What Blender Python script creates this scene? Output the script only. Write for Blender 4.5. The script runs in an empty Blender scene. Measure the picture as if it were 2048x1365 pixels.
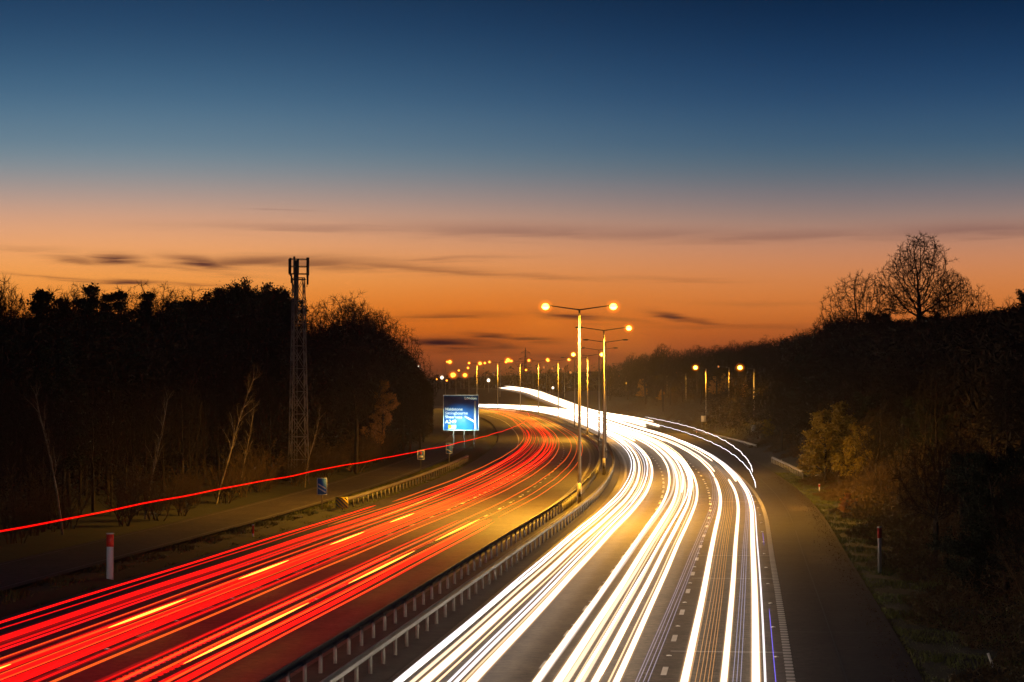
import bpy, math, random
import numpy as np
from mathutils import Vector

# ------------------------------------------------------------------ camera
scene = bpy.context.scene
C = scene.collection
F, HZ, CAMZ = 4600.0, 778.0, 8.4          # focal length in photo pixels, horizon row, eye height
HAZE_D = 0.00013
cam_d = bpy.data.cameras.new("camera")
cam = bpy.data.objects.new("camera", cam_d); C.objects.link(cam)
cam_d.sensor_width = 36.0; cam_d.lens = F / 2048.0 * 36.0
cam_d.clip_start = 0.5; cam_d.clip_end = 12000
cam.location = (0, 0, CAMZ)
cam.rotation_euler = (math.radians(90) + math.atan((HZ - 682.5) / F), 0, 0)
scene.camera = cam

# ------------------------------------------------------------------ colour / exposure
scene.view_settings.view_transform = 'Standard'
scene.view_settings.look = 'None'
scene.view_settings.exposure = 0.0
scene.view_settings.gamma = 1.0
scene.render.engine = 'CYCLES'
scene.cycles.use_denoising = True
scene.cycles.max_bounces = 4
scene.cycles.diffuse_bounces = 2
scene.cycles.glossy_bounces = 2
scene.cycles.transparent_max_bounces = 28
scene.cycles.volume_bounces = 0
scene.cycles.sample_clamp_indirect = 4.0
scene.cycles.sample_clamp_direct = 0.0


def lin(c):
    return tuple(((v / 255) / 12.92 if v / 255 <= 0.04045 else ((v / 255 + 0.055) / 1.055) ** 2.4) for v in c)


# ------------------------------------------------------------------ dusk sky
world = bpy.data.worlds.new("World"); scene.world = world
world.use_nodes = True
wt = world.node_tree; wt.nodes.clear()
WN, WL = wt.nodes, wt.links


def wmath(op, a, b=None, c=None, clamp=False):
    n = WN.new('ShaderNodeMath'); n.operation = op; n.use_clamp = clamp
    for i, v in enumerate((a, b, c)):
        if v is None: continue
        if isinstance(v, (int, float)): n.inputs[i].default_value = v
        else: WL.new(v, n.inputs[i])
    return n.outputs[0]


tc = WN.new('ShaderNodeTexCoord')
sep = WN.new('ShaderNodeSeparateXYZ'); WL.new(tc.outputs['Generated'], sep.inputs[0])
el = wmath('ARCSINE', sep.outputs[2])                      # elevation, radians
az = wmath('ARCTAN2', sep.outputs[0], sep.outputs[1])      # azimuth from the sunset axis
# the sky is given in steps of elevation (degrees) for the side near the sunset and the side away from it
def EL(y): return (HZ - y) / F
RAMP_L = [(-400, (8, 22, 48)), (0, (32, 64, 98)), (90, (42, 76, 110)), (200, (70, 108, 138)), (290, (104, 132, 150)), (345, (134, 146, 153)),
          (400, (184, 158, 146)), (450, (226, 168, 132)), (505, (250, 172, 108)), (560, (254, 165, 76)), (620, (250, 142, 44)), (670, (212, 100, 28)),
          (715, (140, 68, 42)), (750, (90, 48, 28))]
RAMP_R = [(-400, (3, 14, 34)), (0, (9, 38, 70)), (90, (18, 50, 85)), (200, (38, 73, 110)), (290, (64, 96, 122)), (345, (88, 108, 122)),
          (400, (130, 121, 124)), (450, (166, 134, 121)), (505, (208, 142, 106)), (560, (222, 138, 78)), (620, (224, 126, 52)), (670, (190, 94, 38)),
          (715, (128, 64, 42)), (750, (90, 48, 28))]
ELO, EHI = -0.02, 0.27


def ramp(stops):
    r = WN.new('ShaderNodeValToRGB'); r.color_ramp.interpolation = 'B_SPLINE'
    pts = sorted(((EL(y) - ELO) / (EHI - ELO), lin(c)) for y, c in stops)
    e = r.color_ramp.elements
    e[0].position = pts[0][0]; e[0].color = (*pts[0][1], 1)
    e[1].position = pts[-1][0]; e[1].color = (*pts[-1][1], 1)
    for p, c in pts[1:-1]:
        x = e.new(p); x.color = (*c, 1)
    t = wmath('MULTIPLY_ADD', el, 1 / (EHI - ELO), -ELO / (EHI - ELO), True)
    WL.new(t, r.inputs[0])
    return r.outputs[0]


def wmix(f, a, b, blend='MIX'):
    m = WN.new('ShaderNodeMix'); m.data_type = 'RGBA'; m.blend_type = blend
    for s, v in ((m.inputs[0], f), (m.inputs[6], a), (m.inputs[7], b)):
        if isinstance(v, (int, float)): s.default_value = v
        elif isinstance(v, tuple): s.default_value = (*v, 1)
        else: WL.new(v, s)
    return m.outputs[2]


def wstep(v, a, b):
    n = WN.new('ShaderNodeMapRange'); n.interpolation_type = 'SMOOTHSTEP'
    WL.new(v, n.inputs[0]); n.inputs[1].default_value = a; n.inputs[2].default_value = b
    return n.outputs[0]


def AZ(x): return (x - 1024) / F


col = wmix(wstep(az, AZ(150), AZ(1750)), ramp(RAMP_L), ramp(RAMP_R))
# warm concentration of the afterglow low over the road
g1 = wmath('POWER', wmath('DIVIDE', wmath('SUBTRACT', az, AZ(980)), 0.085), 2.0)
g2 = wmath('POWER', wmath('DIVIDE', wmath('SUBTRACT', el, EL(650)), 0.016), 2.0)
glow = wmath('EXPONENT', wmath('MULTIPLY', wmath('ADD', g1, g2), -1.0))
col = wmix(wmath('MULTIPLY', glow, 0.45), col, lin((240, 118, 8)))
# stretched cloud streaks
mp = WN.new('ShaderNodeCombineXYZ')
WL.new(wmath('MULTIPLY', az, 26.0), mp.inputs[0]); WL.new(wmath('MULTIPLY', el, 420.0), mp.inputs[1])
nz = WN.new('ShaderNodeTexNoise'); nz.inputs['Scale'].default_value = 1.0; nz.inputs['Detail'].default_value = 5
nz.inputs['Roughness'].default_value = 0.55; nz.inputs['Distortion'].default_value = 0.5
WL.new(mp.outputs[0], nz.inputs['Vector'])
warp = wmath('MULTIPLY', wmath('SUBTRACT', nz.outputs[0], 0.5), 0.0055)
el_w = wmath('ADD', el, warp)
tex = wstep(nz.outputs[0], 0.30, 0.62)
CLOUDS = [  # x, y, half width, half height, tilt (rows down per pixel right), strength
    (235, 521, 52, 9, 0.02, .75), (160, 524, 55, 6, 0.08, .45), (400, 527, 62, 10, 0.12, .8), (500, 524, 150, 10, -0.06, .55), (640, 527, 150, 12, 0.0, .5),
    (760, 533, 170, 9, 0.05, .42), (880, 541, 170, 5, 0.06, .35), (880, 520, 130, 5, -0.04, .3), (360, 540, 130, 5, 0.10, .3), (1050, 551, 160, 4, 0.05, .22),
    (265, 568, 60, 5, 0.0, .75), (140, 562, 120, 3, 0.08, .35), (380, 571, 90, 4, 0.02, .35), (700, 458, 300, 9, 0.01, .28), (1050, 463, 260, 14, 0.02, .38), (1300, 468, 200, 12, 0.0, .28),
    (1560, 473, 260, 10, -0.02, .30), (1950, 466, 190, 14, 0.0, .42), (1900, 480, 200, 6, 0.0, .2), (1150, 634, 60, 6, 0.08, .8), (1220, 640, 70, 4, 0.06, .4), (1345, 634, 40, 6, 0.17, .75), (1390, 643, 60, 4, 0.12, .45),
    (980, 672, 50, 5, 0.05, .65), (1060, 678, 50, 5, 0.06, .65), (900, 687, 95, 11, 0.02, .95), (985, 691, 60, 6, 0.06, .6), (900, 632, 110, 6, -0.02, .42), (1480, 655, 160, 5, 0.0, .22),
    (900, 703, 150, 5, 0.0, .35), (1090, 712, 140, 6, 0.0, .3), (560, 423, 60, 2, 0.03, .25), (1330, 560, 140, 4, 0.03, .15), (1560, 610, 160, 5, .02, .12), (60, 505, 100, 5, 0, .15)]
dens = None
for x, y, hw, hh, tilt, s in CLOUDS:
    dx = wmath('MULTIPLY_ADD', az, F / hw, -(x - 1024) / hw)
    dy = wmath('MULTIPLY_ADD', el_w, -F / hh, (HZ - y) / hh)
    dy = wmath('MULTIPLY_ADD', dx, -tilt * hw / hh, dy)
    q = wmath('MULTIPLY_ADD', dy, dy, wmath('MULTIPLY', dx, dx))
    b = wmath('MULTIPLY', wmath('EXPONENT', wmath('MULTIPLY', q, -0.9)), s)
    dens = b if dens is None else wmath('MAXIMUM', dens, b)
dens = wmath('MULTIPLY', dens, wmath('MULTIPLY_ADD', tex, 0.55, 0.78), None, True)
cloudcol = wmix(wstep(el, EL(720), EL(500)), lin((50, 18, 20)), lin((92, 50, 46)))
cloudcol = wmix(wstep(el, EL(520), EL(450)), cloudcol, lin((130, 92, 88)))
col = wmix(dens, col, cloudcol)
# the glow fades away from the sunset, and the upper sky darkens to night
side = wstep(wmath('ABSOLUTE', az), 0.35, 1.9)
col = wmix(side, col, lin((12, 22, 44)))
col = wmix(wstep(el, 0.2, 1.0), col, lin((3, 9, 26)))
col = wmix(wstep(el, -0.005, -0.03), col, lin((14, 9, 7)))
bg = WN.new('ShaderNodeBackground'); WL.new(col, bg.inputs[0]); bg.inputs[1].default_value = 1.0
wo = WN.new('ShaderNodeOutputWorld'); WL.new(bg.outputs[0], wo.inputs[0])


# ------------------------------------------------------------------ materials
def material(name, colour, rough=0.8, metal=0.0, var=0.0, scale=1.0, bump=0.0, emit=None, estr=0.0, col2=None, spec=0.5, bscale=None):
    m = bpy.data.materials.new(name); m.use_nodes = True
    nt = m.node_tree; b = nt.nodes['Principled BSDF']
    b.inputs['Roughness'].default_value = rough; b.inputs['Metallic'].default_value = metal
    b.inputs['Specular IOR Level'].default_value = spec
    b.inputs['Base Color'].default_value = (*colour, 1)
    if var or col2 or bump:
        t = nt.nodes.new('ShaderNodeTexCoord'); n = nt.nodes.new('ShaderNodeTexNoise')
        n.inputs['Scale'].default_value = scale; n.inputs['Detail'].default_value = 6; n.inputs['Roughness'].default_value = 0.65
        nt.links.new(t.outputs['Object'], n.inputs['Vector'])
        if var or col2:
            r = nt.nodes.new('ShaderNodeValToRGB')
            r.color_ramp.elements[0].position = 0.32; r.color_ramp.elements[1].position = 0.68
            a = colour if col2 else tuple(v * (1 - var) for v in colour)
            c = col2 if col2 else tuple(v * (1 + var) for v in colour)
            r.color_ramp.elements[0].color = (*a, 1); r.color_ramp.elements[1].color = (*c, 1)
            nt.links.new(n.outputs[0], r.inputs[0]); nt.links.new(r.outputs[0], b.inputs['Base Color'])
        if bump:
            n2 = nt.nodes.new('ShaderNodeTexNoise'); n2.inputs['Scale'].default_value = bscale or scale * 6; n2.inputs['Detail'].default_value = 3
            nt.links.new(t.outputs['Object'], n2.inputs['Vector'])
            bp = nt.nodes.new('ShaderNodeBump'); bp.inputs['Strength'].default_value = bump; bp.inputs['Distance'].default_value = 0.02
            nt.links.new(n2.outputs[0], bp.inputs['Height']); nt.links.new(bp.outputs[0], b.inputs['Normal'])
    if emit:
        b.inputs['Emission Color'].default_value = (*emit, 1); b.inputs['Emission Strength'].default_value = estr
    return m


def halo_lamp_mat(name, core, halo, strength):  # lamp core plus a painted soft halo fading towards the ball's edge
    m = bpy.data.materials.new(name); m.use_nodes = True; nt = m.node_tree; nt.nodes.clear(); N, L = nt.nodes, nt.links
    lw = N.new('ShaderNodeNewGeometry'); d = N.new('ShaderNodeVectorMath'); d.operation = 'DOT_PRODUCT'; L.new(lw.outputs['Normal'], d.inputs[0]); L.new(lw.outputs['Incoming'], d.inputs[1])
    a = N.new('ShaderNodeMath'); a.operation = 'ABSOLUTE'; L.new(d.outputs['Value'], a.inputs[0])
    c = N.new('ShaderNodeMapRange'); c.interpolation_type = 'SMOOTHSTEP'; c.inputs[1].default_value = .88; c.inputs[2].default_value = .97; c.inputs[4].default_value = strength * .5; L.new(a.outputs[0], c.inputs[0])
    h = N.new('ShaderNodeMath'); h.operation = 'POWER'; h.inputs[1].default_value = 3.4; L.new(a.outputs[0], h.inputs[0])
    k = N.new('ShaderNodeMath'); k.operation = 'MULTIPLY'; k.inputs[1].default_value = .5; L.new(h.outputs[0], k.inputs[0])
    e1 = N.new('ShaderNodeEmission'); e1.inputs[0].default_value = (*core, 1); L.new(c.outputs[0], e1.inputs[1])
    e2 = N.new('ShaderNodeEmission'); e2.inputs[0].default_value = (*halo, 1); L.new(k.outputs[0], e2.inputs[1])
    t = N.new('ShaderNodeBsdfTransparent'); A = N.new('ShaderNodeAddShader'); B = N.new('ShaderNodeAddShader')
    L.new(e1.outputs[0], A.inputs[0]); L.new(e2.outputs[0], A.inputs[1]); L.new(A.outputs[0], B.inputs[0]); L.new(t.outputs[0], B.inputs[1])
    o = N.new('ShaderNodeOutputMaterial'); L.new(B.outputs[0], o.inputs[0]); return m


def glow_mat(name, colour, strength):
    m = bpy.data.materials.new(name); m.use_nodes = True
    nt = m.node_tree; nt.nodes.clear()
    e = nt.nodes.new('ShaderNodeEmission'); e.inputs[0].default_value = (*colour, 1); e.inputs[1].default_value = strength
    o = nt.nodes.new('ShaderNodeOutputMaterial'); nt.links.new(e.outputs[0], o.inputs[0])
    return m


def asphalt(name='asphalt', c=(0.044, 0.035, 0.027)):
    m = material(name, c, 0.66, var=0.4, scale=0.35, bump=0.5, bscale=14)
    nt = m.node_tree; b = nt.nodes['Principled BSDF']
    # fine aggregate speckle multiplied on the large patches
    t = nt.nodes.new('ShaderNodeTexCoord'); n = nt.nodes.new('ShaderNodeTexNoise'); n.inputs['Scale'].default_value = 3; n.inputs['Detail'].default_value = 10
    n.inputs['Roughness'].default_value = 0.8
    nt.links.new(t.outputs['Object'], n.inputs['Vector'])
    r = nt.nodes.new('ShaderNodeMapRange'); r.inputs[1].default_value = .36; r.inputs[2].default_value = .64; r.inputs[3].default_value = .15; r.inputs[4].default_value = 2.5
    nt.links.new(n.outputs[0], r.inputs[0])
    old = b.inputs['Base Color'].links[0].from_socket
    x = nt.nodes.new('ShaderNodeMix'); x.data_type = 'RGBA'; x.blend_type = 'MULTIPLY'; x.inputs[0].default_value = 1
    nt.links.new(old, x.inputs[6]); nt.links.new(r.outputs[0], x.inputs[7]); nt.links.new(x.outputs[2], b.inputs['Base Color'])
    return m


M = dict(
    asphalt=asphalt(),
    shoulder=asphalt('shoulder_asphalt', (0.024, 0.020, 0.017)),
    paint=material('road_paint', (0.55, 0.53, 0.5), 0.6, var=0.18, scale=3),
    ribpaint=material('worn_road_paint', (0.2, 0.19, 0.18), 0.7, var=0.2, scale=2),
    soil=material('soil', (0.035, 0.03, 0.022), 0.95, var=0.4, scale=1.2, bump=0.6),
    grassland=material('rough_grass_ground', (0.012, 0.015, 0.006), 0.95, col2=(0.03, 0.032, 0.012), scale=0.4, bump=0.8, bscale=4),
    grass=material('grass_blade', (0.06, 0.085, 0.02), 0.7, col2=(0.13, 0.13, 0.04), scale=0.5, spec=0.2),
    galv=material('galvanised_steel', (0.17, 0.165, 0.16), 0.55, 0.4, var=0.2, scale=4),
    postm=material('painted_steel_post', (0.25, 0.24, 0.21), 0.6, 0.1, var=0.15, scale=6),
    column=material('lamp_column_steel', (0.34, 0.30, 0.23), 0.5, 0.2, var=0.1, scale=2),
    mast=material('mast_steel', (0.20, 0.18, 0.165), 0.6, 0.2, var=0.2, scale=2),
    dark=material('dark_panel', (0.03, 0.03, 0.032), 0.6),
    bark=material('bark', (0.04, 0.032, 0.024), 0.9, var=0.3, scale=3, spec=0.2),
    twig=material('twigs', (0.024, 0.018, 0.012), 0.9, var=0.3, scale=0.8, spec=0.15),
    birch=material('birch_bark', (0.20, 0.165, 0.11), 0.8, var=0.45, scale=2.5, spec=0.2),
    needle=material('pine_needles', (0.018, 0.026, 0.014), 0.8, var=0.35, scale=1.0, spec=0.2),
    leaf_o=material('autumn_leaves', (0.40, 0.20, 0.05), 0.7, col2=(0.6, 0.33, 0.09), scale=0.9, spec=0.2),
    leaf_g=material('yellow_green_leaves', (0.16, 0.13, 0.02), 0.7, col2=(0.32, 0.23, 0.035), scale=0.8, spec=0.2),
    scrub=material('scrub_twigs', (0.085, 0.058, 0.028), 0.9, var=0.35, scale=0.6, spec=0.15),
    white=material('white_plastic', (0.7, 0.68, 0.64), 0.5),
    redrefl=material('red_reflector', (0.6, 0.04, 0.02), 0.35, var=0.25, scale=14),
    blue=material('blue_sign_face', (0.01, 0.13, 0.52), 0.5),
    signwhite=material('white_sign_border', (0.75, 0.77, 0.75), 0.45),
    yellow=material('yellow_marking', (0.8, 0.62, 0.02), 0.5),
    black=material('black_marking', (0.01, 0.01, 0.01), 0.5),
    headshell=material('lantern_housing', (0.05, 0.045, 0.04), 0.5),
    sodium=halo_lamp_mat('sodium_glow', (1.0, 0.62, 0.07), (1.0, .20, .0), 16.0),
    sodiumfar=halo_lamp_mat('sodium_glow_distant', (1.0, 0.36, 0.03), (1.0, .18, .0), 6.0),
    sodiumdim=glow_mat('sodium_glow_dim', (1.0, 0.32, 0.08), 0.7),
    whitelamp=halo_lamp_mat('white_lamp_glow', (1.0, 0.93, 0.75), (1, .6, .3), 8.0),
)


# ------------------------------------------------------------------ object helpers
def link(o, parent=None):
    C.objects.link(o)
    if parent is not None: o.parent = parent
    return o


def tag(o, label=None, cat=None, group=None, kind=None):
    if label: o['label'] = label
    if cat: o['category'] = cat
    if group: o['group'] = group
    if kind: o['kind'] = kind
    return o


def empty(name, loc, rz=0.0):
    o = bpy.data.objects.new(name, None); o.location = loc; o.rotation_euler = (0, 0, rz); o.empty_display_size = 0.5
    C.objects.link(o); return o


def npmesh(name, V, Fc, mat, smooth=False):
    """V (n,3); Fc (m,k) of a single polygon size, or list of such arrays."""
    V = np.asarray(V, dtype=np.float32)
    arrs = Fc if isinstance(Fc, list) else [Fc]
    arrs = [np.asarray(a, dtype=np.int32) for a in arrs if len(a)]
    me = bpy.data.meshes.new(name)
    me.vertices.add(len(V)); me.vertices.foreach_set('co', V.ravel())
    loops = np.concatenate([a.ravel() for a in arrs]); tot = np.concatenate([np.full(len(a), a.shape[1], np.int32) for a in arrs])
    me.loops.add(len(loops)); me.loops.foreach_set('vertex_index', loops)
    me.polygons.add(len(tot)); me.polygons.foreach_set('loop_start', np.concatenate([[0], np.cumsum(tot)[:-1]]).astype(np.int32))
    if smooth: me.polygons.foreach_set('use_smooth', np.ones(len(tot), dtype=bool))
    me.update(calc_edges=True)
    me.materials.append(mat)
    return me


class MB:
    def __init__(self): self.v = []; self.f = {}; self.n = 0
    def add(self, V, Fs):
        self.v.append(np.asarray(V, dtype=float))
        for f in Fs: self.f.setdefault(len(f), []).append([i + self.n for i in f])
        self.n += len(V)
    def box(self, c, s, rz=0.0):
        x, y, z = (v / 2 for v in s); ca, sa = math.cos(rz), math.sin(rz)
        V = []
        for dz in (-z, z):
            for dx, dy in ((-x, -y), (x, -y), (x, y), (-x, y)):
                V.append((c[0] + dx * ca - dy * sa, c[1] + dx * sa + dy * ca, c[2] + dz))
        self.add(V, [(0, 3, 2, 1), (4, 5, 6, 7), (0, 1, 5, 4), (1, 2, 6, 5), (2, 3, 7, 6), (3, 0, 4, 7)])
    def tube(self, p0, p1, r0, r1=None, n=8):
        r1 = r0 if r1 is None else r1
        p0 = np.array(p0, float); p1 = np.array(p1, float); d = p1 - p0; d /= np.linalg.norm(d) + 1e-9
        a = np.cross(d, (0, 0, 1.0)) if abs(d[2]) < 0.95 else np.cross(d, (1.0, 0, 0)); a /= np.linalg.norm(a); b = np.cross(d, a)
        V = []
        for p, r in ((p0, r0), (p1, r1)):
            for k in range(n):
                t = 2 * math.pi * k / n; V.append(p + r * (a * math.cos(t) + b * math.sin(t)))
        Fs = [(k, (k + 1) % n, n + (k + 1) % n, n + k) for k in range(n)] + [tuple(range(n))[::-1], tuple(range(n, 2 * n))]
        self.add(V, Fs)
    def ball(self, c, r, n=10, m=6, half=None):
        V = []; Fs = []
        for i in range(m + 1):
            ph = -math.pi / 2 + math.pi * i / m
            if half == 'low': ph = -math.pi / 2 * (1 - i / m)
            for k in range(n):
                t = 2 * math.pi * k / n
                V.append((c[0] + r[0] * math.cos(ph) * math.cos(t), c[1] + r[1] * math.cos(ph) * math.sin(t), c[2] + r[2] * math.sin(ph)))
        for i in range(m):
            for k in range(n): Fs.append((i * n + k, i * n + (k + 1) % n, (i + 1) * n + (k + 1) % n, (i + 1) * n + k))
        self.add(V, Fs)
    def build(self, name, mat, parent=None, smooth=False):
        me = npmesh(name, np.concatenate(self.v), [np.array(a) for a in self.f.values()], mat, smooth)
        return link(bpy.data.objects.new(name, me), parent)


# ------------------------------------------------------------------ alignment of the road
KN = np.array([(-60, -18.6), (0, -12.1), (65.8, -5.2), (98, -1.9), (115, -.2), (166, 4.9), (225, 9.0), (282, 11.5), (338, 12.8), (394, 13.1), (465, 12.2), (538, 10.0),
               (594, 6.3), (640, 1.6), (680, -4.0), (715, -10.5), (800, -30.5), (900, -64), (1050, -132)])
ky, kx = KN[:, 0], KN[:, 1]
ks = np.gradient(kx, ky)


def cx(y):
    y = np.asarray(y, float); i = np.clip(np.searchsorted(ky, y) - 1, 0, len(ky) - 2)
    h = ky[i + 1] - ky[i]; t = np.clip((y - ky[i]) / h, 0, 1)
    return ((2 * t**3 - 3 * t**2 + 1) * kx[i] + (t**3 - 2 * t**2 + t) * h * ks[i] + (-2 * t**3 + 3 * t**2) * kx[i + 1] + (t**3 - t**2) * h * ks[i + 1])


YS = np.arange(-60, 1050.1, 1.0)
CX = cx(YS)
ker = np.ones(31) / 31; CXp = np.concatenate([CX[0] - (CX[1:16] - CX[0])[::-1], CX, CX[-1] + (CX[-1] - CX[-16:-1])[::-1]])
CX = np.convolve(CXp, ker, 'valid')
SL = np.gradient(CX, YS)


def zroad(y):
    t = np.clip((np.asarray(y, float) - 400) / 320, 0, 1)
    return 2.1 * t * t * (3 - 2 * t) * 1.0


def at(y, off, z=0.0):
    """point at chainage y (metres ahead), offset to the right of the median centre, height above the road"""
    y = np.asarray(y, float)
    c = np.interp(y, YS, CX); s = np.interp(y, YS, SL); n = np.sqrt(1 + s * s)
    x = c + off / n; yy = y - off * s / n
    return np.stack(np.broadcast_arrays(x, yy, zroad(y) + z), -1)


def yaw(y): return -math.atan(float(np.interp(y, YS, SL)))


def offset_of(x, y):
    """approximate signed offset of world points from the median centre"""
    yy = np.array(y, float)
    for _ in range(3):
        c = np.interp(yy, YS, CX); s = np.interp(yy, YS, SL); n = np.sqrt(1 + s * s)
        off = (x - c) * n
        off = (x - c) / n + 0 * off
        yy = y + off * s / n
    c = np.interp(yy, YS, CX); s = np.interp(yy, YS, SL); n = np.sqrt(1 + s * s)
    return ((x - c) - (y - yy) * s) / n, yy


def solve_D(px, off):
    """chainage at which something at this offset is seen in photo column px"""
    ys = np.arange(60, 900, 1.0); p = at(ys, off)
    v = p[:, 0] / p[:, 1] * F + 1024 - px
    k = np.where(np.diff(np.sign(v)) != 0)[0]
    return float(ys[k[0]]) if len(k) else None


# slip road that climbs to the junction: photo column -> x, distance, ground height
SLIP = np.array([(at(385, 13.0)[0], at(385, 13.0)[1], 0.0), (28.2, 440, 0.05), (29.8, 478, 0.1), (28.0, 530, 0.55), (22.6, 590, 1.2), (18.9, 640, 2.1), (11.9, 720, 4.8),
                 (6.2, 790, 6.9), (-2.6, 860, 8.1), (-16, 930, 8.6), (-40, 1010, 8.8)])


def slip_path(n=12):
    out = []
    P = SLIP
    for i in range(len(P) - 1):
        p0, p1, p2, p3 = P[max(i - 1, 0)], P[i], P[i + 1], P[min(i + 2, len(P) - 1)]
        for k in range(n):
            t = k / n
            out.append(0.5 * (2 * p1 + (p2 - p0) * t + (2 * p0 - 5 * p1 + 4 * p2 - p3) * t * t + (3 * p1 - p0 - 3 * p2 + p3) * t**3))
    out.append(P[-1]); return np.array(out)


SP = slip_path()


def sstep(v, a, b):
    t = np.clip((v - a) / (b - a), 0, 1); return t * t * (3 - 2 * t)


def hill(off, y):
    """height of the ground above the road level, outside the pavement"""
    r = sstep(off, 18.5, 44) * (9.5 * (1 - sstep(y, 420, 640)) + 4 * sstep(y, 420, 640)) * sstep(y, -40, 60) + sstep(off, 60, 300) * 4
    l = sstep(-off, 26, 60) * 1.5 - 0.22 * sstep(-off, 18.4, 19.2) * (1 - sstep(-off, 24.2, 25))
    return np.where(off > 0, r, l)


def terrain(x, y):
    off, yy = offset_of(x, y)
    z = zroad(yy) + hill(off, yy)
    bumps = 0.14 * np.sin(x * 0.31 + 1.3 * np.sin(y * 0.17)) * np.sin(y * 0.23 + 0.7) + 0.07 * np.sin(x * 1.1 + y * 0.6)
    z = z + bumps * sstep(np.abs(off), 17, 21) * np.where((off < -18.5) & (off > -25), .15, 1)
    z = np.where(np.abs(off) < 16.9, zroad(yy) - 0.25, z)
    # embankment carrying the slip road
    best = np.full(np.shape(z), -99.0)
    for q in SP:
        d = np.hypot(x - q[0], y - q[1])
        best = np.maximum(best, q[2] - 0.35 - np.maximum(d - 6.5, 0) * 0.45)
    on = np.abs(off) > 15
    z = np.where(on, np.maximum(z, best), z)
    return z


def tz(x, y): return float(terrain(np.array([x]), np.array([y]))[0])


# ------------------------------------------------------------------ ground sheet
def build_ground():
    ys = np.concatenate([np.arange(-60, 300, 4.0), np.arange(300, 1050, 8.0)])
    offs = np.array([-420, -300, -200, -140, -100, -80, -60, -50, -42, -36, -32, -29, -26, -24, -22, -20.5, -19, -18, -17, -15.6, -10, 0, 10, 16.2, 17.2, 18, 19, 20.2, 21.5, 23, 25, 27, 29, 32, 35, 38, 42, 47, 54, 62, 80, 110, 150, 220, 320, 450])
    V = []
    for y in ys:
        c = np.interp(y, YS, CX)
        s = np.interp(y, YS, SL); n = math.sqrt(1 + s * s)
        far = np.clip((np.abs(offs) - 40) / 100, 0, 1)       # unroll the normals far from the road so the rows do not cross
        sx = s * (1 - far); nx = np.sqrt(1 + sx * sx)
        V.append(np.stack([c + offs / nx, y - offs * sx / nx, np.zeros_like(offs, dtype=float)], -1))
    V = np.array(V); sh = V.shape
    V = V.reshape(-1, 3); V[:, 2] = terrain(V[:, 0], V[:, 1])
    nx = sh[1]; idx = np.arange(sh[0] * nx).reshape(sh[0], nx)
    q = np.stack([idx[:-1, :-1], idx[:-1, 1:], idx[1:, 1:], idx[1:, :-1]], -1).reshape(-1, 4)
    return tag(link(bpy.data.objects.new('ground', npmesh('ground', V, q, M['grassland'], True))), kind='structure')


build_ground()
# distant country up to the horizon, with a low wooded rise
xs = np.linspace(-3000, 3000, 90); ysf = np.concatenate([np.linspace(-400, 1040, 10), np.linspace(1100, 2000, 16)])
X, Y = np.meshgrid(xs, ysf)
Z = np.where(Y < 1045, -1.2, -1.2 + 26 * sstep(Y, 1080, 1900) * (0.8 + 0.2 * np.sin(X / 240) + .08 * np.sin(X / 61)))
V = np.stack([X, Y, Z], -1).reshape(-1, 3); idx = np.arange(len(V)).reshape(X.shape)
q = np.stack([idx[:-1, :-1], idx[:-1, 1:], idx[1:, 1:], idx[1:, :-1]], -1).reshape(-1, 4)
tag(link(bpy.data.objects.new('hills', npmesh('hills', V, q, M['grassland'], True))), kind='structure')


def strip(name, y0, y1, o0, o1, z, mat, step=3.0, n=2, kind='structure', thick=0.0):
    ys = np.arange(y0, y1 + 0.01, step); rows = []
    for k in range(n):
        rows.append(at(ys, o0 + (o1 - o0) * k / (n - 1), z))
    V = np.stack(rows, 1).reshape(-1, 3); idx = np.arange(len(V)).reshape(len(ys), n)
    q = np.stack([idx[:-1, :-1], idx[:-1, 1:], idx[1:, 1:], idx[1:, :-1]], -1).reshape(-1, 4)
    me = npmesh(name, V, q, mat)
    o = link(bpy.data.objects.new(name, me))
    if kind: o['kind'] = kind
    return o


EL_, ER_ = -1.9, 2.05            # inner edges
strip('carriageway_left', -40, 1040, -12.15, -1.35, 0.0, M['asphalt'])
strip('carriageway_right', -40, 1040, 1.55, 13.15, 0.0, M['asphalt'])
strip('hard_shoulder_left', -40, 1040, -15.4, -12.15, 0.0, M['shoulder'])
strip('hard_shoulder_right', -40, 1040, 13.15, 16.9, 0.0, M['shoulder'])
strip('median_ground', -40, 1040, -1.35, 1.55, -0.02, M['soil'])


def markings(name, off, w, spans, z=0.006, mat='paint'):
    V = []; Q = []
    for a, b in spans:
        m = max(2, int((b - a) / 3) + 1); ys = np.linspace(a, b, m)
        L = at(ys, off - w / 2, z); R = at(ys, off + w / 2, z); base = len(V)
        for l, r in zip(L, R): V += [l, r]
        for i in range(m - 1): Q.append((base + 2 * i, base + 2 * i + 1, base + 2 * i + 3, base + 2 * i + 2))
    o = link(bpy.data.objects.new(name, npmesh(name, V, np.array(Q), M[mat]))); o['kind'] = 'structure'; return o


for off in (-8.7, -5.3, 5.7, 9.4):
    markings('lane_line', off, 0.17, [(y, y + 2) for y in np.arange(40 + (off % 1) * 4, 700, 9.0)])
markings('edge_line', -12.0, 0.18, [(-30, 1000)], mat='paint')
for off in (-1.9, 13.1, 2.1):
    markings('edge_line', off, 0.24, [(-30, 1000)], z=0.005, mat='ribpaint')
    if off != 2.1:
        markings('raised_rib_line', off, 0.26, [(y, y + 0.28) for y in np.arange(40, 260, 0.8)], z=0.014)
strip('parallel_lane', 62, 420, -24.2, -19.1, -0.03, M['asphalt'])
markings('lane_trace_line', -19.6, .10, [(90, 300)], z=-.02, mat='ribpaint')
markings('lane_trace_line', -23.7, .10, [(90, 300)], z=-.02, mat='ribpaint')
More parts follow.
